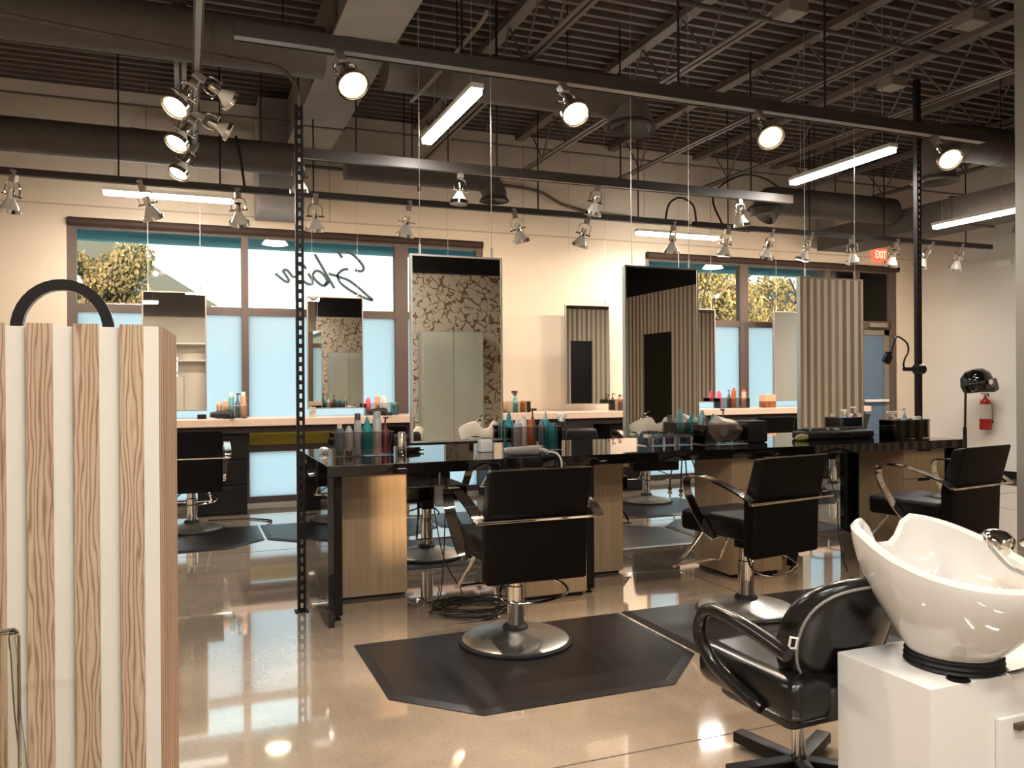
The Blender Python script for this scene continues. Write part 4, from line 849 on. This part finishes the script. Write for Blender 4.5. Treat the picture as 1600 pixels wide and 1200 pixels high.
for k, x, y, r, h, m, c, lb in (('flat', 5.34, 5.05, .028, .17, M_wine, M_wh, 'wine bottle with white cap, leftmost in the right tray'), ('spray', 5.40, 5.13, .028, .22, M_ltgrey, M_wh, 'pale spray bottle in the right tray'), ('cone', 5.45, 5.06, .034, .20, M_sky, M_sky, 'light teal bottle in the right tray'),
    ('pump', 5.52, 5.13, .028, .24, M_wine, M_wh, 'wine pump bottle with white top in the right tray'), ('flat', 5.56, 5.05, .028, .17, M_sil, M_wh, 'grey bottle with white cap in the right tray'), ('can', 5.62, 5.08, .028, .17, M_sil, M_ltgrey, 'silver can, rightmost in the right tray')):
    bottle(k, x, y, T+.007, r, h, m, c, lb, G4)
# bags on the chair beyond the island
for x, y, s, lb in ((4.80, 6.46, 1.0, 'black bag on the far chair left of the other bag'), (5.16, 6.50, .9, 'black handbag on the far chair right of the other bag')):
    t = thing('black_bag', lb, 'bag', (x, y, .615), 0, 'black bags beyond the island'); MB().box(-.16*s, -.08, 0, .16*s, .08, .30*s, .04, 3).build('body', M_rubber, t, True)
    MB().tube(smooth_path([(-.08, 0, .29*s), (-.05, 0, .36*s), (.05, 0, .36*s), (.08, 0, .29*s)], 5), .008, 8).build('handle', M_leather, t, True)
# counter organisers
def org(px0, px1, label, items, h=.14, m=None, grp='counter organisers'):
    x0, x1 = xa(px0, 9.4), xa(px1, 9.4); tray(label, x0, 9.34, x1, 9.50, 1.036, h, m or M_acryl, grp)
    n = len(items)
    for i, (k, m, c, hh, lb) in enumerate(items): bottle(k, x0+(i+.5)*(x1-x0)/n, 9.42+.03*((-1)**i), 1.043, min(.032, (x1-x0)/n*.48), hh, m, c, lb, 'bottles in '+label.split(' ')[0]+' counter organiser set at '+label.split(' at ')[-1])
org(338, 385, 'clear organiser at the left window mullion', (('flat', M_peach, M_wh, .18, 'peach bottle left in the clear organiser by the left mullion'), ('flat', M_peach, M_wh, .20, 'peach bottle beside the turquoise bottle, left mullion organiser'), ('can', M_sky, M_wh, .27, 'turquoise can with white cap by the left mullion'), ('pump', M_slate, M_dk, .27, 'slate dropper bottle by the left mullion'), ('can', M_peach, M_wh, .28, 'tall peach can at the right of the left mullion organiser')))
org(570, 620, 'pinkish organiser at the counter right of left mirror', (('tube', M_pink, M_peach, .20, 'pink tube left in the organiser behind the left island tray'), ('flat', M_peach, M_wh, .24, 'peach bottle in the organiser behind the left island tray'), ('flat', M_wh, M_wh, .23, 'white bottle in the organiser behind the left island tray'), ('can', M_sky, M_sky, .15, 'pale turquoise can right in organiser behind the left tray')))
org(783, 826, 'clear organiser at the cream wall', (('tube', M_peach, M_peach, .17, 'peach tube in the organiser at the cream wall'), ('spray', M_sky, M_dk, .27, 'turquoise spray bottle in the organiser at the cream wall'), ('can', M_or, M_or, .14, 'amber can in the organiser at the cream wall')))
org(956, 972, 'small dark organiser at the edge of second mirror', (('pump', M_dk, M_dk, .22, 'dark bottle left of the dark-doorway mirror'), ('flat', M_peach, M_dk, .20, 'brown bottle left of the dark-doorway mirror')), m=M_smoke)
org(1121, 1167, 'grey organiser at the right window mullion', (('tube', M_pink, M_pink, .24, 'hot pink tube left in the right window organiser'), ('pump', M_dk, M_dk, .25, 'black pump bottle in the right window organiser'), ('flat', M_or, M_pink, .27, 'orange bottle with pink top in the right window organiser'), ('flat', M_peach, M_pink, .25, 'peach bottle with pink top in the right window organiser')), m=M_smoke)
bx = thing('tissue_box', 'peach and copper box on the counter at the right window', 'box', (xa(1199, 9.42), 9.42, 1.036)); MB().box(-.10, -.06, .085, .10, .06, .18, .006).build('top_half', M_peach, bx); MB().box(-.10, -.06, 0, .10, .06, .085, .004).build('bottom_half', mat('copper_pattern', (.35, .12, .05), .3, .5, noise=.5, nscale=14), bx)
o = MB().box(-.035, -.03, 0, .035, .03, .11, .006).build('product_box', mat('printed_box', (.40, .37, .30), .6, noise=.5, nscale=25)); o.location = (xa(488, 9.4), 9.4, 1.036); tag(o, 'small printed box on the counter right of the left post', 'box')
o = MB().box(-.045, -.03, 0, .045, .03, .05, .006).build('small_black_case', M_blk); o.location = (xa(315, 9.4), 9.4, 1.036); tag(o, 'tiny black case on the counter below the left mirror', 'case')
def dryer(x, y, z, rz, label, m=M_rubber):
    t = thing('hair_dryer', label, 'hair dryer', (x, y, z), rz, 'hair dryers')
    MB().lathe([(.026, -.14), (.036, -.08), (.042, .02), (.045, .07), (.035, .10), (0, .105)], (0, 0, .045), 16, Matrix.Rotation(PI/2, 4, 'Y')).build('barrel', m, t, True)
    MB().tube(smooth_path([(.05, -.03, .045), (.06, -.08, .03), (.07, -.16, .02)], 4), .018, 10).build('handle', m, t, True)
    MB().tube(smooth_path([(.07, -.16, .02), (.05, -.20, .012), (-.04, -.19, .008)], 5), .004, 6).build('power_cord', M_cable, t, True)
dryer(xa(350, 9.3), 9.44-.12, 1.037, .1, 'black hair dryer in front of the left mullion organiser')
dryer(xa(592, 9.3), 9.44-.12, 1.037, .3, 'black hair dryer in front of the pinkish organiser')
for x, y, rz, lb in ():
    pass
# rolling stand with casters
t = thing('rolling_stand', 'thin black rolling stand beyond the island under second mirror', 'stand', (5.93, 9.0, 0))
for k in range(4):
    a = PI/4+k*PI/2; lg = MB().tube(smooth_path([(math.cos(a)*.05, math.sin(a)*.05, .80), (math.cos(a)*.10, math.sin(a)*.10, .45), (math.cos(a)*.17, math.sin(a)*.17, .20), (math.cos(a)*.18, math.sin(a)*.18, .05)], 5), .009, 8).build('leg', M_blk, t, True)
    MB().lathe([(0, -.012), (.026, -.012), (.026, .012), (0, .012)], (math.cos(a)*.18, math.sin(a)*.18, .026), 12, Matrix.Rotation(PI/2, 4, 'X')).build('caster', M_rubber, lg)
MB().lathe([(0, .80), (.16, .80), (.17, .815), (0, .82)], n=24).build('top_tray', M_blk, t, True); MB().tube([Vector((math.cos(q*PI/10)*.115, math.sin(q*PI/10)*.115, .42)) for q in range(20)], .004, 6, closed=True).build('brace_ring', M_chrome, t)
# gooseneck clamp on the right post
t = thing('phone_clamp', 'black bent phone clamp fixed to the right post', 'clamp', (5.99, 5.40, 1.5))
MB().lathe([(.0, -.05), (.045, -.05), (.045, .03), (0, .03)], (0.01, 0, 0), 14, Matrix.Rotation(PI/2, 4, 'Y')).cyl((-.21, -.03, 0), (0, -.03, 0), .018, 10).build('clamp_body', M_blk, t, True)
MB().tube(smooth_path([(-.19, -.03, .0), (-.215, -.03, .03), (-.20, -.03, .09), (-.16, -.03, .15), (-.165, -.03, .21), (-.20, -.03, .245), (-.275, -.03, .28), (-.31, -.03, .26), (-.345, -.03, .18), (-.38, -.03, .12)], 5), .008, 8).build('gooseneck', M_blk, t, True)
MB().box(-.035, -.02, -.04, .035, .02, .04, .008, 2, Matrix.Translation((-.40, -.03, .09)) @ Matrix.Rotation(.5, 4, 'Y')).box(-.045, -.03, .03, .0, .01, .06, .004, 2, Matrix.Translation((-.37, -.03, .09))).build('phone_grip', M_blk, t, True)
# hood dryer
t = thing('hood_dryer', 'black hood hair dryer on a stand near right wall', 'hood dryer', (10.05, 8.3, 0))
MB().cyl((0, 0, .05), (0, 0, .75), .026, 12).cyl((0, 0, .7), (.02, 0, 1.34), .016, 12).build('pole', M_blk, t, True)
b = MB()
for k in range(5): a = 2*PI*k/5; b.cyl((0, 0, .08), (math.cos(a)*.3, math.sin(a)*.3, .06), .015, 8)
b.build('star_base', M_blk, t, True)
for k in range(5): a = 2*PI*k/5; MB().lathe([(0, -.012), (.028, -.012), (.028, .012), (0, .012)], (math.cos(a)*.3, math.sin(a)*.3, .028), 12, Matrix.Rotation(PI/2, 4, 'X')).build('caster', M_rubber, t)
Mh = Matrix.Translation((.23, 0, 1.38)) @ Matrix.Rotation(-.35, 4, 'Y')
MB().lathe([(.20, -.10), (.215, -.02), (.19, .09), (.12, .16), (0, .18)], (0, 0, 0), 28, Mh).build('hood', M_blkgloss, t, True)
MB().lathe([(.185, -.10), (.195, -.02), (.17, .07), (.1, .13), (0, .15)], (0, 0, 0), 28, Mh).build('hood_liner', M_rubber, t, True)
MB().box(.10, -.15, -.20, .22, .15, -.02, .03, 3, Mh).build('visor', mat('smoked_visor', (.06, .045, .04), .2), t, True)
MB().lathe([(.018, 0), (.036, 0), (.036, .02), (.018, .02)], (.20, -.225, 1.375), 18, Matrix.Rotation(PI/2, 4, 'X')).build('control_dial', M_chrome, t, True)
MB().tube(smooth_path([(.0, 0, 1.32), (.03, -.05, 1.34), (.15, -.20, 1.37)], 4), .018, 8).build('hood_arm', M_blk, t, True)
# fire extinguisher
t = thing('fire_extinguisher', 'red fire extinguisher hanging on the right wall', 'fire extinguisher', (10.80, 8.58, .68), -PI/2)
MB().lathe([(.0, 0), (.075, 0), (.08, .01), (.08, .36), (.065, .42), (.025, .455), (.02, .48), (0, .48)], n=24).build('cylinder', mat('fire_red', (.38, .01, .01), .3), t, True)
b = MB()
for i in range(9):
    pass
b.lathe([(.0812, .16), (.0812, .37)], n=24, cap=False); lbm = b.build('label_band', mat('paper_label', (.60, .58, .52), .6), t, True)
MB().box(-.012, -.02, .48, .012, .02, .52, .004).box(-.01, -.09, .515, .01, .03, .53, .003).box(-.01, -.08, .54, .01, .03, .55, .003).build('valve_handle', M_alu, t, True)
MB().tube(smooth_path([(-.01, .02, .50), (-.02, .08, .52), (-.03, .115, .44), (-.03, .11, .25), (-.02, .095, .20)], 5), .010, 8).build('hose', M_rubber, t, True)
MB().box(-.05, .0, .1, .05, .10, .13).build('wall_bracket', M_blk, t)
o = MB().box(-.02, -.12, -.04, 0, .12, .04, .008).build('emergency_light', M_plasticw); o.location = (10.9, 8.35, 3.08); tag(o, 'small white emergency light high on the right wall', 'emergency light')
o = MB().lathe([(0, 0), (.06, 0), (.10, -.12), (0, -.12)], n=16).build('ceiling_speaker', M_duct); o.location = (9.3, 6.9, 3.30); tag(o, 'small dark speaker under the boxed duct near right tube', 'speaker')
# ------------------------------------------------------------------ cables
random.seed(21)
P = []
for k in range(46):
    a = k*1.25+random.uniform(-.3, .3); P.append((1.64+math.cos(a)*random.uniform(.12, .34), 4.80+math.sin(a)*random.uniform(.08, .24), .008+.010*(k % 4)+random.uniform(0, .006)))
tag(MB().tube(smooth_path(P, 5), .0045, 6).build('cable_pile', M_cable, None, True), 'tangle of black cables on the floor behind nearest chair', 'cable')
tag(MB().tube(smooth_path([(1.62, 5.3, .84), (1.58, 5.2, .5), (1.55, 5.15, .2), (1.50, 5.05, .05), (1.42, 4.95, .01), (1.5, 4.85, .01), (1.6, 4.95, .01), (1.5, 5.02, .012), (1.65, 4.98, .01), (1.75, 4.95, .012)], 6), .004, 6).build('hanging_cable', M_cable, None, True), 'black cable dropping from the island to the floor loops', 'cable')
tag(MB().tube(smooth_path([(1.50, 5.3, .84), (1.51, 5.2, .55), (1.56, 5.15, .25), (1.66, 5.1, .04), (1.58, 5.0, .012), (1.48, 5.08, .01), (1.42, 5.05, .01), (1.42, 5.2, .012), (1.5, 5.5, .01)], 6), .004, 6).build('hanging_cable', M_cable, None, True), 'second black cable beside the hanging grey adapter', 'cable')
tag(MB().tube(smooth_path([(4.6, 5.1, .84), (4.72, 5.05, .5), (4.70, 5.0, .2), (4.66, 4.9, .02), (4.5, 4.7, .008)], 6), .004, 6).build('hanging_cable', M_cable, None, True), 'black cable hanging under the island near right cabinet', 'cable')
t = thing('power_adapter', 'grey power adapter hanging under the island', 'adapter', (1.53, 5.15, .60)); MB().box(-.035, -.02, 0, .035, .02, .14, .015, 3).build('body', M_grey, t, True); MB().cyl((0, 0, .13), (0, 0, .265), .006, 8).build('power_cord', M_grey, t)
tag(MB().tube(smooth_path([(.2, 9.0, .01), (.4, 8.9, .02), (.6, 8.95, .01), (.8, 8.75, .01), (.75, 8.62, .015)], 5), .008, 6).build('floor_cable', M_cable, None, True), 'black cable on the floor under the left window counter', 'cable')
